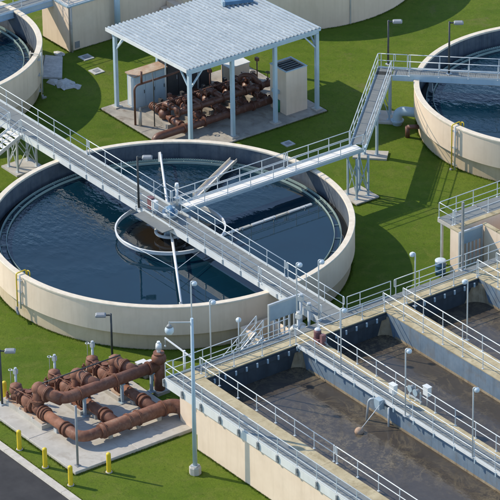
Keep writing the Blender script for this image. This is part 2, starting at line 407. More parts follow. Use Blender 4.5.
# ------------------------------------------------------------------ clarifier tanks
def clarifier(cx, cy, Ro, H, label, mech=True, low=0.28, zlow=1.15, zw=1.95, arm=None, band=True):
    T = thing('clarifier_tank', label, 'tank', (cx, cy, 0), 'round clarifier tanks')
    Ri = Ro - .38; c = (cx, cy)
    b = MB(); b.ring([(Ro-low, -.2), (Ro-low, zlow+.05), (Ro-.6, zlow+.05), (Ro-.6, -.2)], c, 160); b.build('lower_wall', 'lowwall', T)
    b = MB(); b.ring([(Ro-.03, zlow), (Ro-.03, H-.12), (Ri+.05, H-.12), (Ri+.05, zlow)], c, 160); b.build('upper_wall', 'beige', T)
    b = MB(); b.ring([(Ri+.045, .3), (Ri+.045, H-.125), (Ri, H-.125), (Ri, .3)], c, 160); b.build('inner_wall', 'inner', T)
    b = MB(); b.ring([(Ro, H-.12), (Ro, H-.025), (Ro-.025, H), (Ri+.0, H), (Ri-.02, H-.02), (Ri-.02, H-.12)], c, 160); b.build('rim_coping', 'coping', T)
    # launder trough, weir plate with teeth, scum baffle
    rl = Ri - .55
    b = MB(); b.ring([(rl, zw-.5), (rl, zw+.12), (rl+.06, zw+.12), (rl+.06, zw-.5)], c, 160); la = b.build('launder', 'palegreen', T)
    b = MB(); n = int(2*math.pi*rl/.16); da = 2*math.pi/n; rw = rl - .02
    for i in range(n):
        a = i*da
        def q(t, z): return (cx+rw*math.cos(a+t*da), cy+rw*math.sin(a+t*da), z)
        b.add([q(0,zw-.15), q(1,zw-.15), q(1,zw+.2), q(.78,zw+.2), q(.5,zw+.08), q(.22,zw+.2), q(0,zw+.2)], [(0,1,2,3,4,5,6)])
    tag(b.build('weir_teeth', 'palegreen', la), kind='stuff')
    rb = rl - .42
    b = MB(); b.ring([(rb, zw-.25), (rb, zw+.16), (rb+.025, zw+.16), (rb+.025, zw-.25)], c, 160); sb = b.build('surface_strip', 'palegreen', T)
    br = MB(); br.boxp(0, .42, -.012, .012, -.03, .0); bm = br.mesh('bracket', 'palegreen')
    for i in range(36):
        a = 2*math.pi*i/36; inst('bracket', bm, (cx+rb*math.cos(a), cy+rb*math.sin(a), zw+.06), sb, a)
    # water
    b = MB(); nseg = 128
    b.add([(cx+(rl-.0)*math.cos(2*math.pi*i/nseg), cy+(rl)*math.sin(2*math.pi*i/nseg), zw) for i in range(nseg)], [tuple(range(nseg))])
    tag(b.build('water', 'water'), kind='structure')
    b = MB(); b.lathe([(rl+.07, zw-.25), (Ri-.005, zw-.25)], c, 128, loop=False); tag(b.build('water', 'launderwater'), kind='structure')
    return T
main = clarifier(0, 0, 11.75, 3.09, 'large round beige clarifier tank of dark water crossed by two walkways, centre')
t2 = clarifier(-.25, 32.8, 10.13, 3.15, 'round beige clarifier tank cut off by the right edge, yellow pipe on its wall')
t3 = clarifier(-32.6, .2, 9.85, 3.45, 'round beige clarifier tank cut off by the upper left corner')
# storage tank behind, only its wall shows
T4 = thing('storage_tank', 'broad round grey-beige tank wall behind the lawn at the top edge', 'tank', (-32.2, 33, 0))
b = MB(); b.ring([(9.95,-.2),(9.95,3.3),(9.6,3.3),(9.6,-.2)], (-32.2,33), 140); b.build('wall','beige',T4)
b = MB(); b.ring([(10.0,3.3),(10.0,3.45),(9.55,3.45),(9.55,3.3)], (-32.2,33), 140); b.build('rim_coping','coping',T4)
b = MB(); b.add([(-32.2+9.7*math.cos(2*math.pi*i/96), 33+9.7*math.sin(2*math.pi*i/96), 2.9) for i in range(96)], [tuple(range(96))]); b.build('cover','slab',T4)
a = R(-8); b = MB(); b.boxp(-.06,.06,-.03,.03,0,3.2)
inst('wall_joint_strip', b.mesh('wall_joint_strip','slab'), (-32.2+9.96*math.cos(a), 33+9.96*math.sin(a), 0), T4, a+math.pi/2)

# centre mechanism of a clarifier
def mechanism(cx, cy, label, arm_dir, zw=1.95, ring=3.5, arm_r=10.5, group='clarifier drive mechanisms'):
    T = thing('clarifier_mechanism', label, 'clarifier drive', (cx, cy, zw), group)
    c = (cx, cy)
    b = MB(); b.ring([(ring, zw+.42),(ring, zw+.62),(ring+.04,zw+.62),(ring+.04,zw+.66),(ring-.06,zw+.66),(ring-.06,zw+.42)], c, 72); fwl = b.build('feedwell_ring', 'white', T)
    b = MB(); b.cyl((cx,cy,zw-.5),(cx,cy,Z0-.1),.42,n=20); b.cyl((cx,cy,zw+.75),(cx,cy,zw+.9),.75,n=24); b.build('centre_column','bluepipe',T)
    b = MB(); b.ring([(1.02,zw+.3),(1.02,zw+.45),(.9,zw+.45),(.9,zw+.3)], c, 40); b.build('inner_ring','white',T)
    for k in range(6):
        an = k*math.pi/3; b = MB(); b.bar((cx+.4*math.cos(an),cy+.4*math.sin(an),zw+.8),(cx+.95*math.cos(an),cy+.95*math.sin(an),zw+.4),.06,.06); b.build('strut','bluepipe',T)
    d = Vector((math.cos(arm_dir), math.sin(arm_dir), 0)); z = zw+.78; n = Vector((-d.y,d.x,0))
    p = Vector((cx,cy,z))
    for s in (-1,1):
        b = MB(); b.tube([p+d*s*.5, p+d*s*arm_r],[.10,.07],10); ar = b.build('skimmer_arm','white',T)
        for e in (-1,1):
            q0 = p+d*s*(arm_r*.58); q1 = p+d*s*1.6+n*e*(ring*.88); q1.z = zw+.66
            b = MB(); b.tube([q0,q1],.02,5); b.build('tie_rod','rail',ar)
        b = MB(); b.bar(p+d*s*arm_r+Vector((0,0,-.05)), p+d*s*arm_r+Vector((0,0,-.85)), .06,.4); b.build('skimmer_blade','rail',ar)
    return T
adir = math.atan2(5.6, -9.07)
mech = mechanism(0, 0, 'white ringed drive mechanism in the middle of the large clarifier', adir)
mechanism(-.25, 32.8, 'drive mechanism under the walkway of the right-hand clarifier', R(45.2), arm_r=9.0, ring=3.0)
mechanism(-32.6, .2, 'drive mechanism of the clarifier in the upper left corner', R(-40), arm_r=8.7, ring=3.0, zw=1.95)
# scum trough
S = thing('scum_trough', 'pale sloping scum trough from the ring to the far rim of the large clarifier', 'trough', (-4.5,6.7,2))
p0, p1 = Vector((-3.15,4.25,2.15)), Vector((-5.8,9.2,2.25))
dd = (p1-p0).normalized(); nn = Vector((-dd.y,dd.x,0)).normalized()
b = MB(); b.bar(p0,p1,.5,.05); b.build('trough_floor','deckw',S)
for s in (-1,1): b = MB(); b.bar(p0+nn*s*.24+Vector((0,0,.1)),p1+nn*s*.24+Vector((0,0,.1)),.03,.2); b.build('trough_side','coping',S)
for t_ in (.15,.5,.85):
    q = p0.lerp(p1,t_); b = MB(); b.bar(q-nn*.3+Vector((0,0,-.1)),q+nn*.3+Vector((0,0,-.1)),.08,.1); b.build('cross_bearer','galv',S)
    for s in (-1,1): b = MB(); b.cyl(q+nn*.28*s,q+nn*.28*s+Vector((0,0,-.9)),.04,n=6); b.build('leg','galv',S)

# tan strip added on the water where the bridge's reflected edge line falls
SB = thing('surface_strip', 'long tan strip added on the water right of the hub of the large clarifier', 'strip', (2.0,5.3,1.95))
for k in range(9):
    b = MB(); y_ = 1.0+k*.98; b.boxp(1.93+random.uniform(-.012,.012),2.09,y_,y_+random.uniform(.86,.95),1.86,2.06+random.uniform(-.01,.01)); b.build('strip_section','deckw' if k%3 else 'coping',SB)
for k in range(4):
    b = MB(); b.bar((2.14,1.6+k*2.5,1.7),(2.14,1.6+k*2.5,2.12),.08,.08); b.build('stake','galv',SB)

# ------------------------------------------------------------------ walkways
BR = thing('footbridge', 'long pale grey footbridge with white railings across the middle of the large clarifier', 'footbridge', (0,0,Z0))
grating(BR, (-24,0), (17.05,0), 1.62)
for s in (-1,1): channel_beam(BR, (-24,.86*s), (16.98,.86*s), Z0-.005, .36, .12, -s, 'white' if s<0 else 'galv')
for k in range(-24,17,2): b = MB(); b.bar((k+.5,-.84,Z0-.2),(k+.5,.84,Z0-.2),.08,.14); b.build('cross_beam','galv',BR)
# far railing interrupted at the cross walkway; near railing at the stair
railing(BR, [(-24,.86),(-10.6,.86)]); railing(BR, [(-10.3,.86),(-1.15,.86)])
railing(BR, [(0.05,.86),(11.0,.86)]); railing(BR, [(11.35,.86),(16.9,.86)])
railing(BR, [(-24,-.86),(-17.2,-.86)]); railing(BR, [(-15.7,-.86),(10.6,-.86)]); railing(BR, [(10.9,-.86),(16.9,-.86)])
for k in range(-15,17): # post brackets on the near beam
    pass
bk = MB(); bk.boxp(-.05,.05,-.05,.0,-.3,-.02); bkm = bk.mesh('post_bracket','galv')
k = -15.7
while k < 16.5: inst('post_bracket', bkm, (k,-.872,Z0), BR); k += 1.88
# trestle legs under the left end
def trestle(par, x, y, rz, wd, dp, ztop, padsize=(1.6,1.6), mat='galv'):
    ca, sa = math.cos(rz), math.sin(rz)
    W = lambda u,v,z: (x+u*ca-v*sa, y+u*sa+v*ca, z)
    for u in (-wd/2,wd/2):
        for v in (-dp/2,dp/2):
            b = MB(); b.bar(W(u,v,.1),W(u,v,ztop),.12,.12,(ca,sa,0)); lg = b.build('leg',mat,par)
            b = MB(); b.box(W(u,v,.13),(.3,.3,.03),rz); b.build('base_plate',mat,lg)
    for v in (-dp/2,dp/2):
        for s in (-1,1): b = MB(); b.bar(W(-wd/2*s,v,.35),W(wd/2*s,v,ztop-.3),.05,.05); b.build('cross_brace',mat,par)
    for u in (-wd/2,wd/2):
        for s in (-1,1): b = MB(); b.bar(W(u,-dp/2*s,.35),W(u,dp/2*s,ztop-.3),.05,.05); b.build('cross_brace',mat,par)
    b = MB(); b.box((x,y,.03),(padsize[0],padsize[1],.2),rz); b.build('footing','slab',par)
trestle(BR, -17.3, .1, 0, 1.1, 1.5, Z0-.36, (1.9,2.2))
# drive platform equipment on the bridge centre
b = MB(); b.boxp(-1.6,1.6,-1.7,-.88,Z0-.04,Z0); b.build('drive_platform','grate',BR); b = MB(); b.boxp(-1.6,-1.1,.88,1.5,Z0-.04,Z0); b.build('drive_platform','grate',BR)
DU = thing('drive_unit', 'blue motor and gearbox on the bridge at the middle of the large clarifier', 'motor', (0,0,Z0))
b = MB(); b.cyl((0,0,Z0),(0,0,Z0+.35),.5,n=20); b.cyl((0,0,Z0+.35),(0,0,Z0+.5),.36,n=20); b.build('gearbox','galv',DU)
b = MB(); b.cyl((.1,-.1,Z0+.62),(.75,-.35,Z0+.62),.2,n=14); mo = b.build('motor','motorblue',DU)
b = MB(); b.cyl((.76,-.353,Z0+.62),(.86,-.39,Z0+.62),.17,n=14); b.build('fan_cover','motorblue',mo)
b = MB(); b.boxp(-.25,.25,-.25,.25,Z0+.46,Z0+.62); b.build('motor_mount','bluepipe',DU)
CP = thing('control_cabinet', 'red-brown and white control boxes beside the blue motor on the bridge', 'control box', (-1.1,-.6,Z0))
b = MB(); b.boxp(-1.35,-.95,-.8,-.5,Z0+.3,Z0+1.1); b.build('red_box','motorred',CP)
b = MB(); b.boxp(-.9,-.55,-.8,-.5,Z0+.35,Z0+1.0); b.build('white_box','white',CP)
for x in (-1.3,-.6): b = MB(); b.cyl((x,-.65,Z0),(x,-.65,Z0+.4),.03,n=6); b.build('leg','galv',CP)
SV = thing('valve_standpipe', 'white standpipe valve beside the far railing at the bridge centre', 'standpipe', (-.9,1.2,Z0))
b = MB(); b.cyl((-.9,1.2,Z0),(-.9,1.2,Z0+1.3),.09,n=12); b.build('pipe','white',SV)
b = MB(); b.cyl((-.9,1.2,Z0+1.3),(-.9,1.2,Z0+1.6),.15,.11,n=12); b.build('cap','white',SV)
b = MB(); b.cyl((-.9,1.2,Z0+.5),(-.9,1.2,Z0+.62),.17,n=12); b.build('flange','white',SV)

CR = thing('footbridge', 'narrow footbridge with pale deck from the large clarifier centre out over its far right rim', 'footbridge', (-.57,8,Z0))
grating(CR, (-.57,1.5), (-.57,15.6), .86, mat='deckw')
channel_beam(CR, (-1.04,.9), (-1.04,15.6), Z0, .34, .1, -1); channel_beam(CR, (-.1,.9), (-.1,15.6), Z0, .2, .1, 1, 'bluepipe')
railing(CR, [(-1.06,.95),(-1.06,9.8)]); railing(CR, [(-1.06,10.1),(-1.06,15.15)]); railing(CR, [(-.08,.95),(-.08,15.5)])
trestle(CR, -.2, 15.2, 0, .95, .95, Z0-.34, (2.1,1.9), 'bluepipe')
P0, P1, P2 = Vector((-.57,15.45)), Vector((-8.75,24.1)), Vector((-.5,32.5))
DW = thing('footbridge', 'grey footbridge rising in the picture from the pale deck towards the right-hand clarifier', 'footbridge', (-4.6,19.8,Z0))
def offset_line(a, b_, o):
    d = (b_-a).normalized(); n = Vector((-d.y,d.x)); return (a+n*o, b_+n*o)
grating(DW, P0+(P1-P0).normalized()*.45, P1, .96, mat='grate')
for o in (-.52,.52):
    l = offset_line(P0,P1,o); channel_beam(DW, l[0], l[1], Z0, .34, .1, 1 if o<0 else -1)
d1 = (P1-P0).normalized(); d2 = (P2-P1).normalized()
l = offset_line(P0,P1,.54); e1 = l[1]+d1*.55
railing(DW, [tuple(l[0]+d1*.2), tuple(e1), tuple(offset_line(P0,P1,-.54)[1]+d1*.55)])
l = offset_line(P0,P1,-.54); railing(DW, [tuple(l[0]+d1*.5), tuple(l[1]-d1*.62)])
b = MB(); b.box((P1.x,P1.y,Z0-.02),(1.14,1.06,.04),math.atan2(d1.y,d1.x)); b.build('landing','grate',DW)
def tower(par, x, y, rz, wd, ztop, px, py):
    ca, sa = math.cos(rz), math.sin(rz)
    for u in (-wd/2,wd/2):
        b = MB(); b.bar((x+u*ca,y+u*sa,.1),(x+u*ca,y+u*sa,ztop),.15,.15); lg = b.build('leg','bluepipe',par)
        b = MB(); b.box((x+u*ca,y+u*sa,.13),(.34,.34,.03),rz); b.build('base_plate','galv',lg)
    b = MB(); b.bar((x-wd/2*ca,y-wd/2*sa,ztop-.1),(x+wd/2*ca,y+wd/2*sa,ztop-.1),.14,.2); b.build('cap_beam','bluepipe',par)
    b = MB(); b.box((x,y,.03),(px,py,.2),rz); b.build('footing','slab',par)
ra = math.atan2(d2.y,d2.x)
q = P0.lerp(P1,.475); tower(DW, q.x, q.y, ra, .84, Z0-.34, 2.3, 1.2)
q = P1-d1*.3; trestle(DW, q.x, q.y, ra, .84, .84, Z0-.34, (2.2,1.9), 'bluepipe')
B2 = thing('footbridge', 'blue-grey footbridge running level out over the right-hand clarifier', 'footbridge', (-4.6,28.3,Z0))
grating(B2, P1+d2*.58, P2, .96)
for o in (-.53,.53):
    l = offset_line(P1+d2*.58,P2,o); channel_beam(B2, l[0], l[1], Z0, .4, .1, 1 if o<0 else -1)
l = offset_line(P1,P2,.55); railing(B2, [tuple(l[0]-d2*.3), tuple(l[0]+d2*1.5)], ends=False); railing(B2, [tuple(l[0]+d2*1.7), tuple(l[1])])
l = offset_line(P1,P2,-.55); railing(B2, [tuple(l[0]+d2*1.75), tuple(l[1])])
B3 = thing('footbridge', 'blue beam footbridge crossing the upper left corner', 'footbridge', (-33,11,Z0))
grating(B3, (-33.3,.9), (-33.3,16), 1.0)
for x in (-33.85,-32.75): channel_beam(B3, (x,.9), (x,16), Z0, .45, .12, 1 if x<-33.3 else -1)
railing(B3, [(-33.85,1),(-33.85,16)]); railing(B3, [(-32.75,1),(-32.75,16)])

# stairs
def stair(par, x0, x1, ytop, ztop, run, rise, n, sgn=-1, tread='slab', rails=True):
    """flight descending along sgn*Y"""
    tm = MB(); tm.boxp(-(x1-x0)/2+.03,(x1-x0)/2-.03,-run*.46,run*.46,-.045,0); tme = tm.mesh('tread', tread)
    for k in range(n): inst('tread', tme, ((x0+x1)/2, ytop+sgn*run*(k+.5), ztop-rise*(k+1)), par)
    for x in (x0,x1):
        b = MB(); b.bar((x,ytop,ztop-.12),(x,ytop+sgn*run*n,ztop-rise*n-.02),.05,.26); b.build('stringer','galv',par)
        if rails: railing(par, [(x,ytop+sgn*.1,ztop-.05),(x,ytop+sgn*run*n,ztop-rise*n)], toe=False, sp=1.6)
ST = thing('stair', 'metal stair with pale treads descending at the left edge from the long footbridge', 'stair', (-16.4,-3,0))
stair(ST, -17.15, -15.75, -.95, Z0, .34, .16, 20, tread='deckw')
ST2 = thing('stair', 'small stair with white handrails behind the basin back wall', 'stair', (15.9,-5,0))
stair(ST2, 15.7, 16.4, -4.75, Z0, .25, .19, 17, tread='grate')

# ------------------------------------------------------------------ aeration basins
BA = thing('aeration_basin', 'three-lane open concrete basin of brown water with railed walls, lower right', 'basin', (18,-11,0))
XB, XE = 17.05, 52.0; XI = 18.45
def wall(x0,x1,y0,y1,mtop='tan',z1=Z0,name='wall',mside='basin',cap=.06,split=3.0):
    b = MB(); b.boxp(x0+.01,x1-.01,y0+.01,y1-.01,-.3,z1-cap); w_ = b.build(name,mside,BA)
    L = max(x1-x0,y1-y0); n = max(1,round(L/split)); alongx = (x1-x0) >= (y1-y0)
    for k in range(n):
        a, c = k/n, (k+1)/n; g_ = .008
        if alongx: xa, xb, ya, yb = x0+(x1-x0)*a+g_, x0+(x1-x0)*c-g_, y0, y1
        else: xa, xb, ya, yb = x0, x1, y0+(y1-y0)*a+g_, y0+(y1-y0)*c-g_
        b = MB(); b.boxp(xa,xb,ya,yb,z1-cap,z1+random.uniform(-.004,.004)); b.build('coping_slab',mtop,w_)
    return w_
wall(XB, XI, -11.35, 18.0, name='back_wall', mside='wet_shade_wall')
wall(XI+.002, XE, -11.35, -10.5, name='outer_wall')
b = MB(); b.boxp(20.2, XE, -12.42, -11.36, -.3, Z0-.08); b.build('channel_wall','beige',BA)
b = MB(); b.boxp(18.0, 20.19, -12.3, -11.42, Z0-.5, Z0-.08); b.build('channel_end','beige',BA)
b = MB(); b.boxp(XB, 20.19, -11.415, -11.355, -.1, Z0-.06); b.build('end_facing','beige',BA)
wall(XI+.002, XE, -3.62, -2.35, name='divider_wall')
wall(XI+.002, XE, 2.95, 4.5, name='divider_wall')
wall(XI+.002, XE, 10.15, 11.9, name='right_wall')
for (cx_, cy_, sy, s) in ((XI,-3.62,-1,.9),(XI,-2.35,1,.5),(XI,2.95,-1,.9),(XI,4.5,1,.5),(XI,10.15,-1,1.5)):
    b = MB(); n = 8; pts = [(cx_, cy_)]
    for k in range(n+1):
        t_ = k/n*math.pi/2; pts.append((cx_+s*(1-math.sin(t_)), cy_+sy*s*(1-math.cos(t_))))
    if sy > 0: pts = pts[::-1]
    # splayed fillet: full radius at the water, thin at the top
    nb = len(pts); v0 = [(x,y,1.2) for x,y in pts]
    v1 = [(cx_+(x-cx_)*.3, cy_+(y-cy_)*.3, Z0-.3) for x,y in pts]
    b.add(v0+v1, [tuple(range(nb))[::-1], tuple(range(nb,2*nb))]+[(i,(i+1)%nb,nb+(i+1)%nb,nb+i) for i in range(nb)])
    b.build('corner_fillet','fillet',BA)
for y0, y1 in ((-10.5,-3.62),(-2.35,2.95),(4.5,10.15)):
    b = MB(); b.add([(XI,y0,1.92),(XE,y0,1.92),(XE,y1,1.92),(XI,y1,1.92)],[(0,1,2,3)])
    tag(b.build('water','bwater'),kind='structure')
for y_,sg in ((-3.62,-1),(2.95,-1),(10.15,-1)):
    b = MB(); b.boxp(XI+.9,XE,y_+sg*.012,y_,1.85,2.07); b.build('tide_band','fillet',BA)
# ledge along the back wall with hanging clips
for y0,y1 in ((-10.4,-3.7),(-2.2,2.85),(4.6,10.0)):
    b = MB(); b.boxp(XI+.005,XI+.14,y0,y1,Z0-.42,Z0-.16); pl = b.build('ledge_beam','wet_shade_wall',BA)
    cm = MB(); cm.boxp(0,.08,-.05,.05,-.28,0); cme = cm.mesh('clip','bluepipe')
    y = y0+.4
    while y < y1: inst('clip',cme,(XI+.145,y,Z0-.15),pl); y += .78
# grated walkways
grating(BA,(XB+.02,-11.93),(XE-.1,-11.93),1.08,Z0+.03)
grating(BA,(XB+.28,-10.4),(XB+.28,17.5),.52,Z0+.035)
grating(BA,(XI+.1,-3.36),(XE-.1,-3.36),1.0,Z0+.03)
b = MB(); b.boxp(XB,20.2,-12.46,-12.38,Z0-.35,Z0-.02); b.build('walkway_bearer','galv',BA)
b = MB(); b.boxp(XB,XB+.1,-12.38,-11.36,Z0-.3,Z0-.02); b.build('walkway_bearer','galv',BA)
fp = MB(); fp.boxp(-.915,.915,-.03,0,-.5,.05); fpm = fp.mesh('fascia_panel','white')
fb = MB(); fb.boxp(-.09,.09,-.09,0,-.42,-.16); fb.boxp(-.05,.05,-.12,0,-.16,.06); fbm = fb.mesh('post_bracket','greyhead')
k = 0
while XB+.95+k*1.86 < 45:
    inst('fascia_panel',fpm,(XB+.95+k*1.86,-12.475,Z0),BA); inst('post_bracket',fbm,(XB+.02+k*1.86,-12.51,Z0-.03),BA); k += 1
fp2 = MB(); fp2.boxp(-.915,.915,-.025,0,-.13,.05); fpm2 = fp2.mesh('edge_angle','white')
fb2 = MB(); fb2.boxp(-.05,.05,-.07,0,-.3,-.04); fbm2 = fb2.mesh('post_bracket','bluepipe')
k = 0
while XI+1.1+k*1.86 < 48:
    inst('edge_angle',fpm2,(XI+1.1+k*1.86,-3.865,Z0),BA); inst('post_bracket',fbm2,(XI+1.1-.93+k*1.86,-3.88,Z0),BA); k += 1
# railings of the basin
railing(BA,[(XE,-12.44),(XB+.05,-12.44),(XB+.05,-11.9)],z=Z0+.03,sp=1.86,ends=False)
railing(BA,[(XB+.05,-11.85),(XB+.05,-3.4)],z=Z0,ends=False,sp=1.9)
railing(BA,[(XI-.6,-10.4),(30.7,-10.4)],sp=1.86,toe=False); railing(BA,[(31.0,-10.4),(XE,-10.4)],sp=1.86,toe=False)
railing(BA,[(XI-.05,-3.84),(XE,-3.84)],sp=1.86); railing(BA,[(XI+.4,-2.42),(XE,-2.42)],sp=1.86,toe=False)
railing(BA,[(XB+.05,1.0),(XB+.05,2.0),(XB+.05,4.35)],ends=False); railing(BA,[(XB+.05,4.75),(XB+.05,17.5)],sp=1.9,toe=False)
railing(BA,[(XI-.35,3.08),(XE,3.08)],sp=1.86,toe=False); railing(BA,[(XI-.1,4.42),(XE,4.42)],sp=1.86,toe=False)
railing(BA,[(XB+1.25,-10.4),(XB+1.25,-4.2)],h=1.07,sp=2.0,toe=False,ends=False)
railing(BA,[(XB+1.3,-2.2),(XB+1.3,2.9)],h=1.07,sp=2.0,toe=False,ends=False)
railing(BA,[(XB+1.3,4.6),(XB+1.3,10.1)],h=1.07,sp=2.0,toe=False,ends=False)
railing(BA,[(XI-.2,10.3),(XE,10.3)],sp=1.86,toe=False); railing(BA,[(XI-.2,11.8),(XE,11.8)],sp=1.86,toe=False)

# ------------------------------------------------------------------ slide gates and chambers
def slide_gate(x, y0, y1, z0, z1, label):
    T = thing('slide_gate', label, 'gate', (x,(y0+y1)/2,0), 'grey slide gates')
    h = z1-z0; W = y1-y0
    b = MB(); b.boxp(x-.04,x,y0+.1,y1-.1,z1-.36*h,z1-.08); b.build('gate_panel','bluepipe',T)
    b = MB(); b.boxp(x-.08,x+.05,y0,y1,z1-.08,z1+.04); b.build('head_beam','galv',T)
    for y in (y0,y1-.1): b = MB(); b.boxp(x-.08,x+.05,y,y+.1,0,z1-.08); b.build('guide','galv',T)
    n = 6
    for k in range(1,n):
        y = y0+.05+(W-.1)*k/n; b = MB(); b.boxp(x-.04,x+.01,y-.06,y+.06,z0,z1-.36*h); b.build('bar','rail',T)
    b = MB(); b.boxp(x-.05,x+.02,y0+.1,y1-.1,z0-.3,z0); b.build('sill_beam','galv',T)
    return T
slide_gate(15.05,-3.4,-1.0,1.3,4.42,'grey barred slide gate beside the end of the long footbridge')
slide_gate(13.1,12.95,14.85,.9,3.37,'grey barred slide gate against the beige chamber at right')
CH1 = thing('inlet_chamber','low beige concrete chamber behind the barred gate at the end of the long footbridge','chamber',(13.5,-2.2,0))
for (a0,a1,b0,b1) in ((12.2,14.9,-3.3,-3.05),(12.2,14.9,-1.3,-1.05),(12.0,12.2,-3.3,-1.05)):
    b = MB(); b.boxp(a0,a1,b0,b1,-.1,1.6); b.build('wall','beige',CH1)
CH = thing('splitter_chamber','beige concrete chamber with dark open top at the right edge','chamber',(13.5,16,0))
for (a0,a1,b0,b1,nm) in ((12.15,13.02,13.0,13.3,'wall'),(12.15,12.5,13.31,24,'wall'),(14.4,14.75,14.95,24,'wall'),(13.03,14.39,14.95,15.2,'wall'),(12.51,13.02,13.31,14.94,'floor')):
    zz = 1.2 if nm=='floor' else Z0-.02
    b = MB(); b.boxp(a0,a1,b0,b1,-.1,zz); w_ = b.build(nm,'beige',CH)
    if nm=='wall': b = MB(); b.boxp(a0-.03,a1+.03 if a1!=13.02 else a1,b0-.03,b1+.0,Z0-.018,Z0+.05); b.build('coping_slab','tan',w_)
b = MB(); b.boxp(12.51,14.38,15.21,24,.2,1.0); b.build('floor','inner',CH)
PF = thing('platform','railed grey platform on a post beside the beige chamber, over the lawn','platform',(10.5,14,0))
b = MB(); b.boxp(10.55,12.1,13.25,16.2,Z0-.3,Z0-.05); b.build('frame','slab',PF)
grating(PF,(10.6,14.0),(12.05,14.0),1.4,Z0); grating(PF,(10.6,15.45),(12.05,15.45),1.4,Z0); grating(PF,(11.3,16.25),(11.3,24),1.5,Z0)
b = MB(); b.boxp(10.5,12.1,16.22,24,Z0-.25,Z0-.05); b.build('frame','slab',PF)
railing(PF,[(12.0,13.32),(10.62,13.32),(10.62,16.1),(10.62,24)],toe=False)
railing(PF,[(12.0,13.5),(12.0,16.2),(12.0,24)],toe=False)
for (x,y) in ((10.7,13.5),(10.7,16.0)):
    b = MB(); b.bar((x,y,.05),(x,y,Z0-.3),.14,.14); lg = b.build('leg','galv',PF)
    b = MB(); b.boxp(x-.25,x+.25,y-.25,y+.25,0,.06); b.build('base_plate','slab',lg)
pl = thing('steel_post','slim dark grey post rising from the basin wall in front of the chamber gate','post',(17.1,9.95,Z0))
b = MB(); b.bar((17.1,9.95,Z0),(17.1,9.95,Z0+4.7),.13,.13); b.build('shaft','greyhead',pl)
b = MB(); b.boxp(16.95,17.25,9.8,10.1,Z0+.036,Z0+.06); b.build('base_plate','galv',pl)
BRL = thing('barrel','blue barrel with pale lid on the grass behind the basin wall','barrel',(11.7,12.6,0))
b = MB(); b.lathe([(.0,0),(.33,0),(.34,.25),(.36,.27),(.34,.29),(.34,.65),(.36,.67),(.34,.69),(.34,.95),(.3,.98),(0,.98)],(11.7,12.6),20,loop=False); b.build('body','motorblue',BRL)
b = MB(); b.lathe([(.36,.94),(.36,1.02),(.28,1.06),(0.001,1.07)],(11.7,12.6),20,loop=False); b.build('lid','globe',BRL)

# ------------------------------------------------------------------ lamps
def globe_lamp(x, y, z, h, label, ang=0.6):
    T = thing('walkway_lamp', label, 'lamp', (x,y,z), 'small white lamps along the basin walkways')
    b = MB(); b.box((x,y,z+.015),(.22,.22,.03)); b.build('base_plate','galv',T)
    d = Vector((math.cos(ang),math.sin(ang),0))
    p = Vector((x,y,z)); hd = p+d*.2+Vector((0,0,h))
    b = MB(); b.tube(fillet_path([p,p+Vector((0,0,h+.12)),hd+Vector((0,0,.12))],.12,4),.042,8); b.build('pole','rail',T)
    b = MB(); b.sphere((hd.x,hd.y,hd.z-.02),.17,.15,14,8,-35,90); b.cyl((hd.x,hd.y,hd.z-.12),(hd.x,hd.y,hd.z-.09),.145,.155,14); b.build('dome','globe',T)
    return T
GL = [(16.89,-10.32,5.6,'tallest small dome lamp on the basin back wall, its dome against the large clarifier wall'),
      (17.15,-9.18,4.1,'dome lamp on the back wall left of the basin lane, second from the davit'),
      (17.18,-7.15,2.15,'shortest dome lamp on the basin back wall, left of the barred gate'),
      (16.5,-2.33,4.1,'dome lamp right behind the barred gate at the end of the long footbridge'),
      (17.0,-1.06,4.1,'dome lamp beside the walkway joining bridge and basin, against the rim of the large clarifier'),
      (22.82,-3.84,4.2,'dome lamp on the near divider wall, closest to the barred gate'),
      (18.95,4.77,3.5,'dome lamp at the back end of the far divider wall, against the lawn'),
      (24.21,4.56,3.9,'dome lamp midway along the far divider wall'),
      (29.12,-4.0,4.3,'dome lamp on the near divider wall beside the float instrument'),
      (35.12,-3.9,4.4,'dome lamp on the near divider wall farthest to the right')]
for i,(x,y,h,lb) in enumerate(GL): globe_lamp(x,y,Z0,h,lb,[.9,.9,2.5,.9,.9,.9,3.6,3.6,.9,.9][i])
def box_lamp(x, y, z, h, label, ang, mat='dark', head='greyhead', group='dark pole lamps with box heads'):
    T = thing('pole_lamp', label, 'lamp', (x,y,z), group)
    b = MB(); b.box((x,y,z+.03),(.3,.3,.06)); b.build('base_plate','galv',T)
    b = MB(); b.tube([(x,y,z),(x,y,z+h)],[.075,.06],10); b.build('pole',mat,T)
    d = Vector((math.cos(ang),math.sin(ang),0)); p = Vector((x,y,z+h-.1))
    b = MB(); b.bar(p,p+d*.35,.06,.08); b.build('arm',mat,T)
    c = p+d*.62
    n = Vector((-d.y,d.x,0)); vs = []
    for zz,sx,sy in ((-.08,.30,.20),(.02,.33,.22),(.10,.24,.16)):
        for a_,b_ in ((-1,-1),(1,-1),(1,1),(-1,1)): vs.append(c+d*sx*a_+n*sy*b_+Vector((0,0,zz)))
    b = MB(); b.add(vs,[(3,2,1,0),(8,9,10,11)]+[(i+4*l,(i+1)%4+4*l,(i+1)%4+4+4*l,i+4+4*l) for l in (0,1) for i in range(4)]); hd = b.build('lamp_head',head,T)
    b = MB(); b.bar(c-d*.2+Vector((0,0,-.09)),c+d*.2+Vector((0,0,-.09)),.28,.02); b.build('lens','globe',hd)
    return T
IL = math.atan2(-.80,-.59); IRt = math.atan2(.80,.59)
box_lamp(9.0,-18.75,.2,3.75,'dark pole lamp at the left edge beside a yellow bollard and the pipe slab',IRt)
box_lamp(7.95,-10.05,0,3.05,'dark pole lamp on the grass in front of the large clarifier wall',IL)
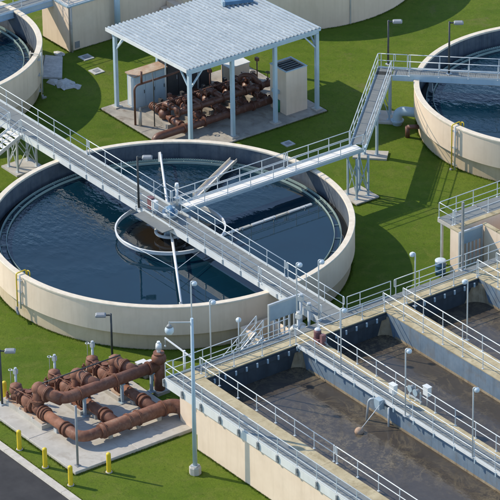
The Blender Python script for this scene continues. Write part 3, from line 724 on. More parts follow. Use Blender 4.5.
box_lamp(-2.09,-.95,Z0,3.7,'dark pole lamp on the long footbridge near the blue motor',IRt,head='greyhead')
box_lamp(-9.5,25.0,Z0,3.3,'dark pole lamp at the corner where the walkway turns to the right-hand clarifier',IRt)
box_lamp(-5.75,27.3,Z0,3.9,'dark pole lamp on the footbridge over the right-hand clarifier',IRt)
SLm = thing('street_lamp','tall grey lamp pole with a globe on a side arm standing on the lower lawn','street lamp',(22.3,-14.1,0))
b = MB(); b.lathe([(.36,0),(.36,.42),(.3,.5),(.001,.5)],(22.3,-14.1),8,loop=False,smooth=False); b.build('pedestal','slab',SLm)
b = MB(); b.box((22.3,-14.1,.53),(.4,.4,.05),.4); b.build('base_flange','galv',SLm)
b = MB(); b.tube([(22.3,-14.1,.5),(22.3,-14.1,10.2)],[.14,.09],14); b.build('pole','blue',SLm)
dl = Vector((-.59,-.80,0)); p = Vector((22.3,-14.1,9.95))
b = MB(); b.bar(p,p+dl*1.3,.06,.06); b.bar(p+dl*1.3+Vector((0,0,.05)),p+dl*1.3-Vector((0,0,.25)),.05,.05); b.build('arm','galv',SLm)
c = p+dl*1.3
b = MB(); b.sphere((c.x,c.y,c.z-.5),.27,.3,16,9); b.build('globe','globe',SLm)
b = MB(); b.cyl((c.x,c.y,c.z-.28),(c.x,c.y,c.z-.12),.2,.08,14); b.build('collar','greyhead',SLm)

# ------------------------------------------------------------------ bollards
BL = [(8.34,-18.13,'yellow bollard at the left edge next to the dark lamp pole'),(13.77,-20.67,'yellow bollard farthest left of the three by the kerb'),
      (16.4,-20.61,'yellow bollard in the middle of the three by the kerb'),(19.0,-20.58,'yellow bollard at the slab corner nearest the road'),(19.13,-17.99,'yellow bollard on the lawn right of the slab corner')]
def bollard(x,y,lb):
    T = thing('bollard',lb,'bollard',(x,y,0),'yellow bollards around the pipe slab')
    b = MB(); b.lathe([(.14,-.05),(.14,1.2)],(x,y),16,loop=False); b.build('sleeve','yellow',T)
    b = MB(); b.sphere((x,y,1.2),.14,.1,16,4,0,90); b.build('domed_cap','yellow',T)
    b = MB(); b.lathe([(.145,-.05),(.22,-.02),(.20,.03),(.142,.035)],(x,y),12,loop=False); b.build('footing_collar','slab',T)
for x,y,lb in BL: bollard(x,y,lb)

# ------------------------------------------------------------------ pipework
def flange(par, p, d, r, th=.07, mat='rust', bolts=True):
    p, d = Vector(p), Vector(d).normalized()
    b = MB(); b.cyl(p-d*th, p-d*.008, r, n=18); b.cyl(p+d*.008, p+d*th, r, n=18)
    if bolts:
        u = Vector((0,0,1)) if abs(d.z)<.9 else Vector((1,0,0)); a = d.cross(u).normalized(); c = a.cross(d)
        for k in range(8):
            an = k*math.pi/4; q = p+(a*math.cos(an)+c*math.sin(an))*r*.86; b.cyl(q-d*(th+.04),q+d*(th+.04),.028,n=5)
    b.build('flange',mat,par)
def pipe(par, pts, r, mat='rust', bend=.5, name='pipe', n=18):
    b = MB(); b.tube(fillet_path(pts,bend,7) if len(pts)>2 else pts, r, n); return b.build(name,mat,par)
def valve(par, p, d, r, mat='rust'):
    """lobed check/butterfly valve body"""
    p, d = Vector(p), Vector(d).normalized()
    b = MB(); b.tube([p-d*.5,p-d*.3,p-d*.12,p+d*.12,p+d*.3,p+d*.5],[r*.9,r*1.05,r*1.28,r*1.28,r*1.05,r*.9],18); v_ = b.build('valve_body',mat,par)
    b = MB(); b.cyl(p,p+Vector((0,0,r*1.75)),r*.5,r*.42,n=12); b.cyl(p+Vector((0,0,r*1.75)),p+Vector((0,0,r*1.9)),r*.62,n=14); b.build('bonnet',mat,v_)
    flange(par,p-d*.52,d,r*1.3,mat=mat); flange(par,p+d*.52,d,r*1.3,mat=mat)
def actuator(par, x, y, z0, h):
    b = MB(); b.cyl((x,y,z0),(x,y,z0+h),.075,n=10); ac = b.build('actuator_post','galv',par)
    b = MB(); b.box((x,y,z0+h+.13),(.22,.22,.28),.3); b.cyl((x,y,z0+h+.27),(x,y,z0+h+.4),.1,.08,10); b.build('gear_head','galv',ac)
    b = MB(); b.cyl((x-.15,y-.05,z0+h+.15),(x-.3,y-.12,z0+h+.15),.03,n=6); b.lathe([(.1,z0+h+.13),(.13,z0+h+.13),(.13,z0+h+.17),(.1,z0+h+.17)],(x-.34,y-.14),12); b.build('handwheel','galv',ac)
    b = MB(); b.cyl((x-.34,y-.14,z0),(x-.34,y-.14,z0+h+.13),.018,n=5); b.build('stem','greyhead',ac)

PM = thing('pipe_manifold','brown painted pipe manifold with two big headers on the lower left slab','pipework',(13,-15,.2))
ZU, ZL = 1.85, .86; RU, RL = .36, .43
trains = [(-17.95,0),(-15.2,1),(-12.45,2)]
for y,i in trains:
    # plinth
    b = MB(); b.boxp(8.75,13.0,y-.62,y+.62,.15,.48); pt_ = b.build('plinth','slab',PM)
    b = MB(); b.boxp(8.9,12.85,y-.5,y+.5,.48,.53); b.build('base_plate','rusttop' if i!=1 else 'rust',pt_)
    # suction end body and valve
    b = MB(); b.tube(fillet_path([(9.35,y,.55),(9.35,y,1.05),(10.0,y,1.05)],.35,5),.34,18); b.sphere((9.35,y,1.1),.42,.40,16,8); b.build('check_valve',"rust",PM)
    b = MB(); b.lathe([(.30,1.3),(.36,1.3),(.36,1.42),(.001,1.46)],(9.35,y),16,loop=False); b.build('valve_cover','rust',PM)
    b = MB(); b.bar((9.6,y-.5,1.0),(10.2,y-.5,1.25),.08,.1); b.bar((10.2,y-.5,1.25),(10.2,y-.5,.7),.08,.1); b.build('lever_arm','rustd',PM)
    flange(PM,(10.15,y,1.0),(1,0,-.1),.5); valve(PM,(10.75,y,.95),(1,0,0),.37)
    actuator(PM, 8.98 if i==0 else 9.05, y+.25, .2, 1.75)
    # tee, riser and elbow to the upper header
    flange(PM,(11.35,y,.9),(1,0,0),.5)
    b = MB(); b.tube([(11.3,y,.9),(12.2,y,.88)],.36,18); b.build('tee','rust',PM)
    yr = y+.25 if i else y+.25
    b = MB(); b.tube(fillet_path([(11.7,y,.9),(11.62,y+.1,1.5),(11.55,yr,ZU+.25),(12.2,yr+.1,ZU+.12),(13.15,yr+.5,ZU)],.45,7),.36,18); b.build('riser_elbow','rust',PM)
    flange(PM,(11.62,y+.1,1.42),(0,0,1),.50); flange(PM,(12.25,yr+.12,ZU+.1),(1,.3,-.1),.5)
    b = MB(); b.sphere((11.5,yr,ZU+.18),.46,.44,16,8); b.build('elbow_body','rust',PM)
    # bolted lugs, drain cocks and bracing around the valve group
    for dx,dy,dz,sz in ((9.05,-.42,.75,.22),(9.75,.42,.8,.26),(10.35,.38,1.25,.2),(11.1,-.42,.7,.24),(12.0,.4,.75,.2)):
        b = MB(); b.box((dx,y+dy,dz),(sz,sz*.8,sz*1.2),.5*i+dx); b.cyl((dx,y+dy,dz+sz*.5),(dx,y+dy,dz+sz*1.25),.05,n=7); b.build('drain_cock','rust',PM)
    for dx in (9.3,10.5,11.9):
        for sgn in (-1,1): b = MB(); b.cyl((dx,y+sgn*.55,.18),(dx,y+sgn*.55,.62),.035,n=6); b.build('anchor_bolt','galv',PM)
    b = MB(); b.tube(fillet_path([(9.35,y-.3,1.35),(9.9,y-.45,1.6),(10.75,y-.3,1.55),(11.5,y-.2,1.7)],.2,4),.03,6); b.build('bypass_tube','rust',PM)
    # branch to lower header
    for k in range(4): flange(PM,(12.25+.14*k,y,.86),(1,0,0),.46 if k%2==0 else .4,.045,bolts=(k%2==0))
    if i==0: pts = [(12.6,y,ZL),(16.2,y,ZL),(16.2,y+1.8,ZL)]
    else: pts = [(12.6,y,.8),(16.2,y,ZL)]
    pipe(PM,pts,.32 if i else .33,name='branch_pipe',bend=1.1)
    for k in range(3): flange(PM,(14.55+.17*k,y,.83),(1,0,0),.45 if k!=1 else .38,.05,bolts=(k!=1))
    b = MB(); b.boxp(13.55,13.85,y-.15,y+.15,.2,.45); b.cyl((13.7,y,.45),(13.7,y,.56),.08,n=8); b.build('pipe_stand','galv',PM)
# headers
pipe(PM,[(12.3,-17.55,ZU+.1),(13.15,-17.0,ZU),(13.15,-10.3,ZU)],RU,name='upper_header',bend=.6,n=22)
for y in (-15.95,-13.35,-10.95): flange(PM,(13.15,y,ZU),(0,1,0),RU+.07,.06,bolts=False)
pipe(PM,[(16.2,-16.6,ZL),(16.2,-11.45,ZL),(16.75,-10.95,ZL-.1),(17.3,-10.9,-.3)],RL,name='lower_header',bend=.7,n=22)
for y in (-16.35,-14.6,-13.9,-12.1): flange(PM,(16.2,y,ZL),(0,1,0),RL+.07,.06,bolts=False)
b = MB(); b.tube([(13.2,-10.2,.1),(13.2,-10.2,2.35)],.33,18); b.build('standpipe','rust',PM)
b = MB(); b.sphere((13.2,-10.2,2.3),.46,.42,16,8); b.cyl((13.2,-10.2,2.6),(13.2,-10.2,2.72),.34,n=16); b.build('standpipe_head','rust',PM)
b = MB(); b.cyl((13.2,-10.2,2.72),(13.2,-10.2,2.95),.12,n=12); b.cyl((13.2,-10.2,2.95),(13.2,-10.2,3.3),.2,.17,12); b.cyl((13.2,-10.2,3.3),(13.2,-10.2,3.45),.1,n=10); b.build('air_valve','white',PM)
for (x,y,zt) in ((13.15,-15.6,1.5),(13.15,-12.9,1.5),(13.15,-10.75,1.5)):
    b = MB(); b.bar((x,y,.2),(x,y,zt),.16,.16); st = b.build('pipe_support','bluepipe',PM)
    b = MB(); b.box((x,y,.22),(.4,.4,.04)); b.box((x,y,zt),(.5,.2,.06)); b.build('saddle','bluepipe',st)
for y in (-15.9,-13.9,-12.4):
    b = MB(); b.boxp(16.05,16.35,y-.12,y+.12,.18,.5); b.build('pipe_support','slab',PM)
b = MB(); b.tube([(11.75,-17.6,2.5),(11.75,-12.0,2.5)],.04,8); b.build('sampling_pipe','dark',PM)
b = MB(); b.boxp(12.75,13.65,-10.65,-9.75,-.05,.2); b.build('standpipe_footing','slab',PM)
PO = thing('steel_post','dark slim post at the road corner of the pipe slab','post',(17.7,-19.2,.2))
b = MB(); b.cyl((17.7,-19.2,.2),(17.7,-19.2,4.2),.07,n=10); b.build('shaft','greyhead',PO)
b = MB(); b.box((17.7,-19.2,.22),(.3,.3,.04)); b.build('base_plate','greyhead',PO)
# row of pale upright plates behind the manifold
for k,(x,y,h) in enumerate(((10.9,-9.95,.95),(11.25,-9.7,1.0),(11.6,-9.45,1.05))):
    T = thing('valve_cabinet',['leftmost pale narrow cabinet behind the brown standpipe','middle pale narrow cabinet behind the brown standpipe','rightmost pale narrow cabinet behind the brown standpipe'][k],'cabinet',(x,y,0),'pale cabinets behind the manifold')
    b = MB(); b.boxp(x-.14,x+.14,y-.3,y+.3,0,h); b.build('body','slab',T)
    b = MB(); b.boxp(x-.17,x+.17,y-.33,y+.33,h,h+.05); b.build('lid','white',T)
    b = MB(); b.boxp(x+.142,x+.16,y-.22,y+.22,.15,h-.12); b.build('door','galv',T)

# davit crane on the basin corner
DV = thing('davit_hoist','white davit hoist with sloping boom at the basin corner by the brown standpipe','hoist',(16.6,-10.9,Z0))
b = MB(); b.cyl((16.65,-10.75,Z0-.4),(16.65,-10.75,Z0+1.15),.08,n=12); b.build('mast','white',DV)
b = MB(); b.bar((17.6,-10.7,Z0+.95),(14.9,-10.9,Z0+1.3),.07,.08); b.build('boom','white',DV)
b = MB(); b.cyl((14.92,-10.9,Z0+1.3),(14.92,-10.9,Z0+.8),.02,n=5); b.sphere((14.92,-10.9,Z0+.75),.06,.08,8,4); b.build('hook','galv',DV)

# ------------------------------------------------------------------ canopy shed
CS = thing('canopy_shed','open pale blue steel canopy with corrugated white roof over brown pumps','canopy',(-16.7,15.6,0))
XC0, XC1 = -21.05, -12.3; YC = (10.35,13.87,17.45,21.0)
def zr(x): return 5.85 + (x-XC0)*(6.12-5.85)/(XC1-XC0)
for x in (XC0,XC1):
    for y in YC:
        b = MB(); b.bar((x,y,.12),(x,y,zr(x)-.3),.24,.24); cl = b.build('column','blue',CS)
        b = MB(); b.boxp(x-.3,x+.3,y-.3,y+.3,.1,.2); b.build('base_plinth','slab',cl)
    b = MB(); b.bar((x,YC[0]-.2,zr(x)-.18),(x,YC[-1]+.15,zr(x)-.18),.16,.28); b.build('eave_beam','blue',CS)
for y in YC:
    b = MB(); b.bar((XC0,y,zr(XC0)-.2),(XC1,y,zr(XC1)-.2),.14,.26); b.build('rafter','blue',CS)
for x,sx in ((XC0,1),(XC1,-1)):
    for y,dys in ((YC[0],(1,)),(YC[3],(-1,))):
        for dy in dys: b = MB(); b.bar((x,y+dy*.1,zr(x)-1.35),(x,y+dy*1.05,zr(x)-.3),.1,.1); b.build('knee_brace','blue',CS)
        b = MB(); b.bar((x+sx*.1,y,zr(x)-1.35),(x+sx*1.05,y,zr(x)-.3),.1,.1); b.build('knee_brace','blue',CS)
for k in range(1,6):
    x = XC0+(XC1-XC0)*k/6; b = MB(); b.bar((x,YC[0]-.1,zr(x)-.02),(x,YC[-1]+.1,zr(x)-.02),.08,.1); b.build('purlin','blue',CS)
# corrugated sheets, ribs running along X
X0r, X1r, Y0r, Y1r = -21.75, -12.2, 10.1, 21.25
ns = 12; wS = (Y1r-Y0r)/ns; prof = []
rib = wS/3
for k in range(3):
    for f,h in ((0,0),(.42,0),(.52,.085),(.80,.085),(.90,0)): prof.append((k*rib+f*rib,h))
prof.append((wS+.02,0))
b = MB(); n = len(prof); zz = lambda x: zr(x)+.04
vs = [(x, y, zz(x)+h+o) for o in (.012,0) for x in (X0r,X1r) for y,h in prof]
fs = []
for i in range(n-1):
    fs.append((i,n+i,n+i+1,i+1)); fs.append((2*n+i,2*n+i+1,3*n+i+1,3*n+i)); fs.append((n+i,3*n+i,3*n+i+1,n+i+1)); fs.append((i,i+1,2*n+i+1,2*n+i))
for k in range(3):
    for e in (0, n): q_ = 5*k+1+e; fs.append((q_,q_+1,q_+2,q_+3))
b.add(vs,fs); rme = b.mesh('roof_sheet','roof')
for k in range(ns):
    o = inst('roof_sheet',rme,(0,Y0r+k*wS,(k%2)*.008),CS)
b = MB(); b.bar((X0r,Y0r-.03,zr(X0r)-.02),(X1r,Y0r-.03,zr(X1r)-.02),.05,.26); b.build('fascia','white',CS)
b = MB(); b.bar((X1r+.022,Y0r,zr(X1r)-.045),(X1r+.022,Y1r,zr(X1r)-.045),.04,.17); b.build('fascia','blue',CS)
b = MB(); b.bar((X0r,Y1r+.03,zr(X0r)-.02),(X1r,Y1r+.03,zr(X1r)-.02),.05,.2); b.build('fascia','blue',CS)
RH = thing('roof_duct','blue duct lying on the far part of the canopy roof','duct',(-19,19,6.1))
b = MB(); b.bar((-19.6,18.4,6.22),(-18.8,20.4,6.24),.4,.26); b.build('duct','motorblue',RH)
b = MB(); b.bar((-19.62,18.35,6.24),(-19.55,18.52,6.24),.5,.34); b.build('end_flange','bluepipe',RH)

# equipment beneath the canopy
CB = thing('electrical_cabinet','tall pale blue electrical cabinet with rusty top at the left end of the canopy','cabinet',(-20.3,12.3,.12))
b = MB(); b.boxp(-20.75,-19.85,11.05,13.65,.2,2.6); b.build('body','blue',CB)
b = MB(); b.boxp(-20.85,-19.75,10.95,13.75,2.6,2.68); b.build('top','rusttop',CB)
b = MB(); b.boxp(-20.8,-19.8,11.0,13.7,.12,.2); b.build('base','slab',CB)
for k in range(3):
    y0 = 11.12+k*.83; b = MB(); b.boxp(-19.85,-19.82,y0,y0+.79,.28,2.5); dr = b.build('door','blue',CB)
    b = MB(); b.boxp(-19.82,-19.78,y0+.68,y0+.72,1.2,1.45); b.build('handle','dark',dr)
b = MB(); b.boxp(-20.62,-19.95,11.02,11.05,.3,2.45); b.build('side_panel','white',CB)
SW = thing('switchboard','dark tall switchboard beside the pale blue cabinet under the canopy','switchboard',(-20.3,15.6,.12))
b = MB(); b.boxp(-20.8,-20.0,13.85,17.6,.12,3.3); b.build('body','darkbox',SW)
for k in range(4): y0 = 13.9+k*.93; b = MB(); b.boxp(-20.0,-19.97,y0,y0+.88,.25,3.15); dr = b.build('door','darkbox',SW); b = MB(); b.boxp(-19.97,-19.94,y0+.75,y0+.79,1.4,1.7); b.build('handle','galv',dr)
PB = thing('pump_box','pale beige box standing behind the brown pumps under the canopy','box',(-19,19,.12))
b = MB(); b.boxp(-19.9,-18.9,18.4,20.1,.12,1.5); b.build('body','beige',PB); b = MB(); b.boxp(-19.95,-18.85,18.35,20.15,1.5,1.56); b.build('lid','white',PB)
BO = thing('equipment_booth','tall off-white booth with open top and fan unit at the right end of the canopy','booth',(-13.6,19.6,.12))
x0,x1,y0,y1,h = -14.6,-12.75,18.72,20.5,3.35
for (a0,a1,b0,b1,nm) in ((x1-.06,x1,y0,y1,'front_panel'),(x0,x0+.06,y0,y1,'back_panel'),(x0+.06,x1-.06,y0,y0+.06,'side_panel'),(x0+.06,x1-.06,y1-.06,y1,'side_panel')):
    b = MB(); b.boxp(a0,a1,b0,b1,.12,h); b.build(nm,'beige',BO)
b = MB(); b.boxp(x0+.06,x1-.06,y0+.06,y1-.06,h-.25,h-.12); b.build('inner_tray','dark',BO)
for k in range(5): b = MB(); b.box((x0+.35+k*.29,(y0+y1)/2,h-.06),(.14,1.4,.1)); b.build('coil','dark',BO)
for (a0,a1,b0,b1) in ((x0-.03,x1+.03,y0-.03,y0+.08),(x0-.03,x1+.03,y1-.08,y1+.03),(x1-.08,x1+.03,y0+.08,y1-.08),(x0-.03,x0+.08,y0+.08,y1-.08)):
    b = MB(); b.boxp(a0,a1,b0,b1,h,h+.05); b.build('top_trim','blue',BO)
b = MB(); b.boxp(x0+.5,x0+1.1,y0-.25,y0,1.5,1.75); b.build('bracket_box','blue',BO)
b = MB(); b.cyl(((x0+x1)/2,y0-.05,.12),((x0+x1)/2,y0-.05,1.0),.2,n=14); b.build('green_bottle','green',BO)

PN = thing('pump_pipework','dark brown pump pipework with long header pipe under the canopy','pipework',(-16,15,.12))
pipe(PN,[(-14.6,9.0,-.2),(-14.6,9.05,.62),(-14.6,19.2,.62)],.28,'rustd',.5,'header_pipe')
pipe(PN,[(-15.6,11.6,1.35),(-15.6,18.6,1.35)],.24,'rustd',.4,'upper_header')
for y in (11.4,13.1,15.2,17.2,18.8): flange(PN,(-14.6,y,.62),(0,1,0),.36,.05,'rustd',False)
for y in (11.6,13.5,15.4,17.3,18.6): flange(PN,(-15.6,y,1.35),(0,1,0),.33,.05,'rustd',False)
for k,y in enumerate((11.5,13.3,15.1,16.9,18.5)):
    z = .95
    b = MB(); b.boxp(-18.6,-16.0,y-.45,y+.45,.1,.4); pt_ = b.build('plinth','oldslab',PN)
    b = MB(); b.lathe([(.15,.4),(.36,.55),(.42,.8),(.34,1.0),(.2,1.1)],(-17.0,y),16,loop=False); b.sphere((-17.0,y,.82),.38,.28,16,8); b.build('pump_volute','rustd',PN)
    b = MB(); b.cyl((-18.5,y,.85),(-17.4,y,.85),.26,n=16); mo = b.build('pump_motor','rustd',PN)
    for j in range(5): b = MB(); b.cyl((-18.4+j*.18,y,.85),(-18.35+j*.18,y,.85),.29,n=16); b.build('cooling_fin','rustd',mo)
    b = MB(); b.tube(fillet_path([(-17.0,y,1.0),(-17.0,y,1.6),(-15.6,y+.1,1.6),(-15.6,y+.1,1.35)],.35,6),.17,14); b.build('discharge_elbow','rustd',PN)
    flange(PN,(-17.0,y,1.35),(0,0,1),.3,.05,'rustd'); flange(PN,(-16.2,y+.06,1.6),(1,0,0),.26,.05,'rustd')
    pipe(PN,[(-16.6,y,.7),(-14.6,y,.62)],.2,'rustd',name='suction_pipe'); valve(PN,(-15.6,y,.68),(1,0,0),.22,'rustd')
    for (xx,zz_,rr_) in ((-15.6,1.35,.2),(-14.6,.62,.22)):
        valve(PN,(xx,y+.75,zz_),(0,1,0),rr_,'rustd')
        b = MB(); b.cyl((xx,y+.75,zz_+.35),(xx,y+.75,zz_+.85),.03,n=6); b.ring([(.13,zz_+.83),(.17,zz_+.83),(.17,zz_+.87),(.13,zz_+.87)],(xx,y+.75),14); b.build('valve_spindle','rustd',PN)
    b = MB(); b.box((-18.0,y+.42,1.25),(.3,.2,.35)); b.cyl((-18.0,y+.42,.4),(-18.0,y+.42,1.1),.03,n=6); b.build('terminal_box','darkbox',PN)
    b = MB(); b.lathe([(.16,2.15),(.2,2.15),(.2,2.19),(.16,2.19)],(-16.3,y),14); b.cyl((-16.3,y,1.75),(-16.3,y,2.17),.025,n=6)
    for a_ in range(3): b.bar((-16.3-.18*math.cos(a_*2.1),y-.18*math.sin(a_*2.1),2.17),(-16.3+.18*math.cos(a_*2.1),y+.18*math.sin(a_*2.1),2.17),.025,.025)
    b.build('handwheel','rustd',PN)
for (y,h) in ((13.0,3.0),(15.7,3.2),(17.8,3.6)): b = MB(); b.cyl((-18.9,y,.12),(-18.9,y,h+1.8),.05,n=8); b.build('conduit','galv',PN)
# upright relief stack at the far end
b = MB(); b.tube(fillet_path([(-16.6,17.6,1.3),(-16.6,17.6,2.1),(-16.0,18.3,2.1),(-15.6,18.6,1.4)],.5,6),.17,14); b.build('relief_bend','rustd',PN)
flange(PN,(-16.6,17.6,1.7),(0,0,1),.27,.05,'rustd')
for (x_,y_,h_) in ((-17.6,12.4,1.7),(-16.4,14.2,1.9),(-17.9,16.0,2.4),(-15.0,17.9,1.5),(-16.9,19.3,2.7)):
    b = MB(); b.cyl((x_,y_,.12),(x_,y_,h_),.045,n=8); ps = b.build('pipe_stand','rustd',PN); b = MB(); b.box((x_,y_,h_),(.28,.2,.24)); b.build('gauge','rustd',ps)
b = MB(); b.tube(fillet_path([(-17.2,11.0,1.5),(-17.2,19.4,1.55),(-17.2,19.4,.3)],.3,5),.07,10); b.build('air_line','rustd',PN)
# conduit frame at the left end
CF = thing('gooseneck_pipe','dark gooseneck pipe frame at the left end of the canopy slab','pipe',(-18,10,.12))
pipe(CF,[(-17.9,9.7,.12),(-17.9,9.7,3.05),(-17.9,12.8,3.05),(-17.9,17.0,3.3)],.075,'rustd',.4,'header')
pipe(CF,[(-16.9,10.6,.12),(-16.9,10.6,3.4),(-17.9,11.2,3.6)],.04,'dark',.3,'vent_pipe')
b = MB(); b.cyl((-17.9,10.3,3.05),(-17.9,10.3,3.95),.08,n=8); b.build('relief_stub','rustd',CF)
b = MB(); b.cyl((-17.6,9.9,.12),(-17.6,9.9,1.2),.12,n=10); b.cyl((-17.6,9.9,1.2),(-17.6,9.9,1.45),.08,n=8); b.build('meter','slab',CF)

# ------------------------------------------------------------------ block building, upper left
BD = thing('concrete_block_building','beige concrete block structure with railed flat top in the upper left','building',(-32.4,15,0))
x0,x1,y0,y1,hB = -34.2,-30.77,13.0,24.0,3.45
for (a0,a1,b0,b1) in ((x0,x1,y0,y0+.3),(x1-.3,x1,y0+.3,y1),(x0,x0+.3,y0+.3,y1),(x0+.3,x1-.3,y1-.3,y1)):
    b = MB(); b.boxp(a0,a1,b0,b1,-.2,hB); b.build('wall','beige',BD)
b = MB(); b.boxp(x0+.3,x1-.3,y0+.3,y1-.3,hB-.3,hB-.1); b.build('roof_slab','slab',BD)
b = MB(); b.boxp(x1+.0,x1+.08,y0-.02,y1,hB-.02,hB+.1); b.build('roof_edge','bluepipe',BD)
b = MB(); b.boxp(x0,x1,y0-.08,y0,hB-.02,hB+.1); b.build('roof_edge','bluepipe',BD)
railing(BD,[(x0+.1,y0+.1),(x1-.1,y0+.1),(x1-.1,y1-.1)],z=hB,mat='rail')
b = MB(); b.cyl((x1+.12,y0+.12,0),(x1+.12,y0+.12,hB),.09,n=10); b.build('downpipe','slab',BD)
b = MB(); b.boxp(x1-.35,x1+.04,y0-.04,y0+.0,0,hB-.03); b.build('corner_pilaster','beige',BD)
b = MB(); b.boxp(x1,x1+.03,y0+.45,y0+.85,.15,.65); b.build('vent_grille','greyhead',BD)
BP = thing('blue_standpipe','tall pale blue pipe rising beside the block building behind the canopy','pipe',(-30.3,16.9,0))
b = MB(); b.cyl((-30.4,16.9,0),(-30.4,16.9,5.2),.22,n=14); b.build('pipe','blue',BP); flange(BP,(-30.4,16.9,3.6),(0,0,1),.34,.05,'blue')
b = MB(); b.tube(fillet_path([(-30.4,16.9,5.1),(-30.4,16.9,5.7),(-31.4,16.9,5.7)],.35,5),.22,14); b.build('elbow','blue',BP)
CST = thing('concrete_steps','beige stepped concrete flight behind the canopy at the top edge','steps',(-30,22,0))
for k in range(7): b = MB(); b.boxp(-30.7,-29.4,19.2+k*.55,19.2+(k+1)*.55,-.1,.3+k*.35); b.build('step','beige',CST)

# ------------------------------------------------------------------ small things on the lawn and tanks
def hatch(x,y,s,lb):
    T = thing('valve_hatch',lb,'hatch',(x,y,0),'concrete valve hatches in the lawn')
    b = MB(); b.boxp(x-s,x+s,y-s,y+s,-.05,.06); b.build('surround','rubble',T)
    b = MB(); b.boxp(x-s*.5,x+s*.5,y-s*.5,y+s*.5,.06,.085); b.build('cover','greyhead',T)
hatch(-29.27,13.02+.35,.42,'square concrete hatch in the lawn nearest the block building')
hatch(-26.9,12.64,.42,'square concrete hatch in the lawn between block building and canopy')
hatch(-9.32,16.28,.36,'square concrete hatch in the lawn below the white booth')
# splash apron and rubble by the upper left tank
SS = thing('splash_apron','worn grey concrete apron against the upper left clarifier wall','apron',(-28.5,10.2,0))
b = MB(); b.prism([(-31.2,11.2),(-30.2,12.0),(-27.3,10.0),(-28.3,8.9)],-.05,.14); b.build('slab','rubble',SS)
b = MB(); b.prism([(-31.3,9.6),(-30.9,10.9),(-28.3,8.85),(-28.9,8.0)],-.05,.3); b.build('upper_slab','slab',SS)
rb_l = ['largest pale rubble heap at the foot of the splash apron','pale rubble lump left of the largest heap','small pale rubble lump right of the largest heap','flat pale rubble lump at the upper end of the splash apron']
for k,(x,y,s) in enumerate(((-26.4,9.7,1.0),(-27.3,9.2,.6),(-25.6,10.2,.5),(-31.0,12.2,.5))):
    b = MB(); nn_ = 14; ang = sorted(random.uniform(0,2*math.pi) for _ in range(nn_)); vs=[]
    for zf,rf in ((0,1),(.5,.85),(1,.45)):
        for a_ in ang: rr_ = s*rf*random.uniform(.75,1.15); vs.append((x+rr_*math.cos(a_),y+rr_*.8*math.sin(a_),.02+zf*.22*s*random.uniform(.7,1.2)))
    b.add(vs,[(l*nn_+i,l*nn_+(i+1)%nn_,(l+1)*nn_+(i+1)%nn_,(l+1)*nn_+i) for l in (0,1) for i in range(nn_)]+[tuple(range(2*nn_,3*nn_))])
    tag(b.build('rubble_lump','rubble'),rb_l[k],'rubble','pale rubble by the splash apron')
# blue elbow by the right tank
EL = thing('pipe_elbow','pale blue-grey pipe bending from the ground into the right-hand clarifier wall','pipe',(-7.3,24.2,0))
b = MB(); b.tube(fillet_path([(-7.2,24.0,-.1),(-7.2,24.0,1.05),(-5.6,25.2,1.05)],.6,7),.33,18); b.build('pipe','blue',EL)
flange(EL,(-7.2,24.0,.3),(0,0,1),.45,.05,'blue')
HY = thing('pipe_valve','small brown valve stump on the lawn by the right-hand clarifier','valve',(-5.2,23.4,0))
b = MB(); b.cyl((-5.2,23.3,0),(-5.2,23.3,.8),.16,n=12); b.build('stem','rustd',HY); b = MB(); b.tube([(-5.2,23.3,.75),(-4.7,23.9,.8)],.16,12); b.build('side_branch','rustd',HY)
def wall_pipe(cx,cy,Ro,H,an,z0,lb,upper='yellow'):
    T = thing('wall_pipe',lb,'pipe',(cx+Ro*math.cos(an),cy+Ro*math.sin(an),0),'yellow pipes hooked over tank rims')
    W = lambda r,z,t=0: (cx+r*math.cos(an+t),cy+r*math.sin(an+t),z)
    b = MB(); b.tube(fillet_path([W(Ro+.14,z0),W(Ro+.14,H+.12),W(Ro-.6,H+.16),W(Ro-.6,H-.4)],.12,4),.042,8); b.build('pipe',upper,T)
    b = MB(); b.tube(fillet_path([W(Ro+.14,z0,.03),W(Ro+.14,H+.12,.03)],.2,4),.05,8); b.build('drain_pipe','galv',T)
    for z in (z0+.3,(z0+H)/2,H-.3): b = MB(); b.box(W(Ro+.06,z,.012),(.16,.5,.06),an); b.build('clamp','galv',T)
    b = MB(); b.tube([W(Ro+.2,z0),W(Ro+.2,z0-.25),W(Ro+.35,z0-.3,.03)],.09,8); b.build('valve','greyhead',T)
    # folding hoop at the inner end
    b = MB(); b.tube(fillet_path([W(Ro-.6,H-.3,.012),W(Ro-.6,H+.18,.012),W(Ro-.6,H+.18,.036),W(Ro-.6,H-.3,.036)],.1,3),.032,7); b.build('hoop',upper,T)
wall_pipe(0,0,11.75,3.09,R(-88.5),.9,'yellow pipe hooked over the left rim of the large clarifier')
wall_pipe(-.25,32.8,10.13,3.15,R(-86),.1,'long yellow pipe running down the right-hand clarifier wall')
wall_pipe(-32.6,.2,9.85,3.45,R(42),.5,'dull yellow pipe hooked over the rim of the upper left clarifier','coping')

# ------------------------------------------------------------------ instruments on the basin dividers
FI = thing('float_instrument','gooseneck pipe and rod with brown float ball reaching into the near basin lane','float',(26.5,-3.9,Z0))
b = MB(); b.tube(fillet_path([(26.6,-3.9,Z0-.05),(26.2,-4.4,Z0+.0),(26.1,-4.5,1.75)],.5,7),.07,12); b.build('gooseneck','galv',FI)
b = MB(); b.tube([(27.0,-3.9,Z0+.1),(27.0,-5.65,2.05)],.025,6); b.build('rod','rail',FI)
b = MB(); b.sphere((27.0,-5.72,1.98),.28,.26,14,8); b.build('float_ball','rusttop',FI)
b = MB(); b.boxp(26.5,27.0,-4.25,-3.9,Z0-.5,Z0+.1); b.build('bracket','bluepipe',FI)
b = MB(); b.cyl((27.5,-3.95,Z0-.2),(27.5,-3.95,1.8),.06,n=8); b.build('guide_pipe','rail',FI)
b = MB(); b.cyl((26.75,-4.2,Z0-.1),(26.75,-3.85,Z0-.1),.2,n=12); b.build('valve','galv',FI)
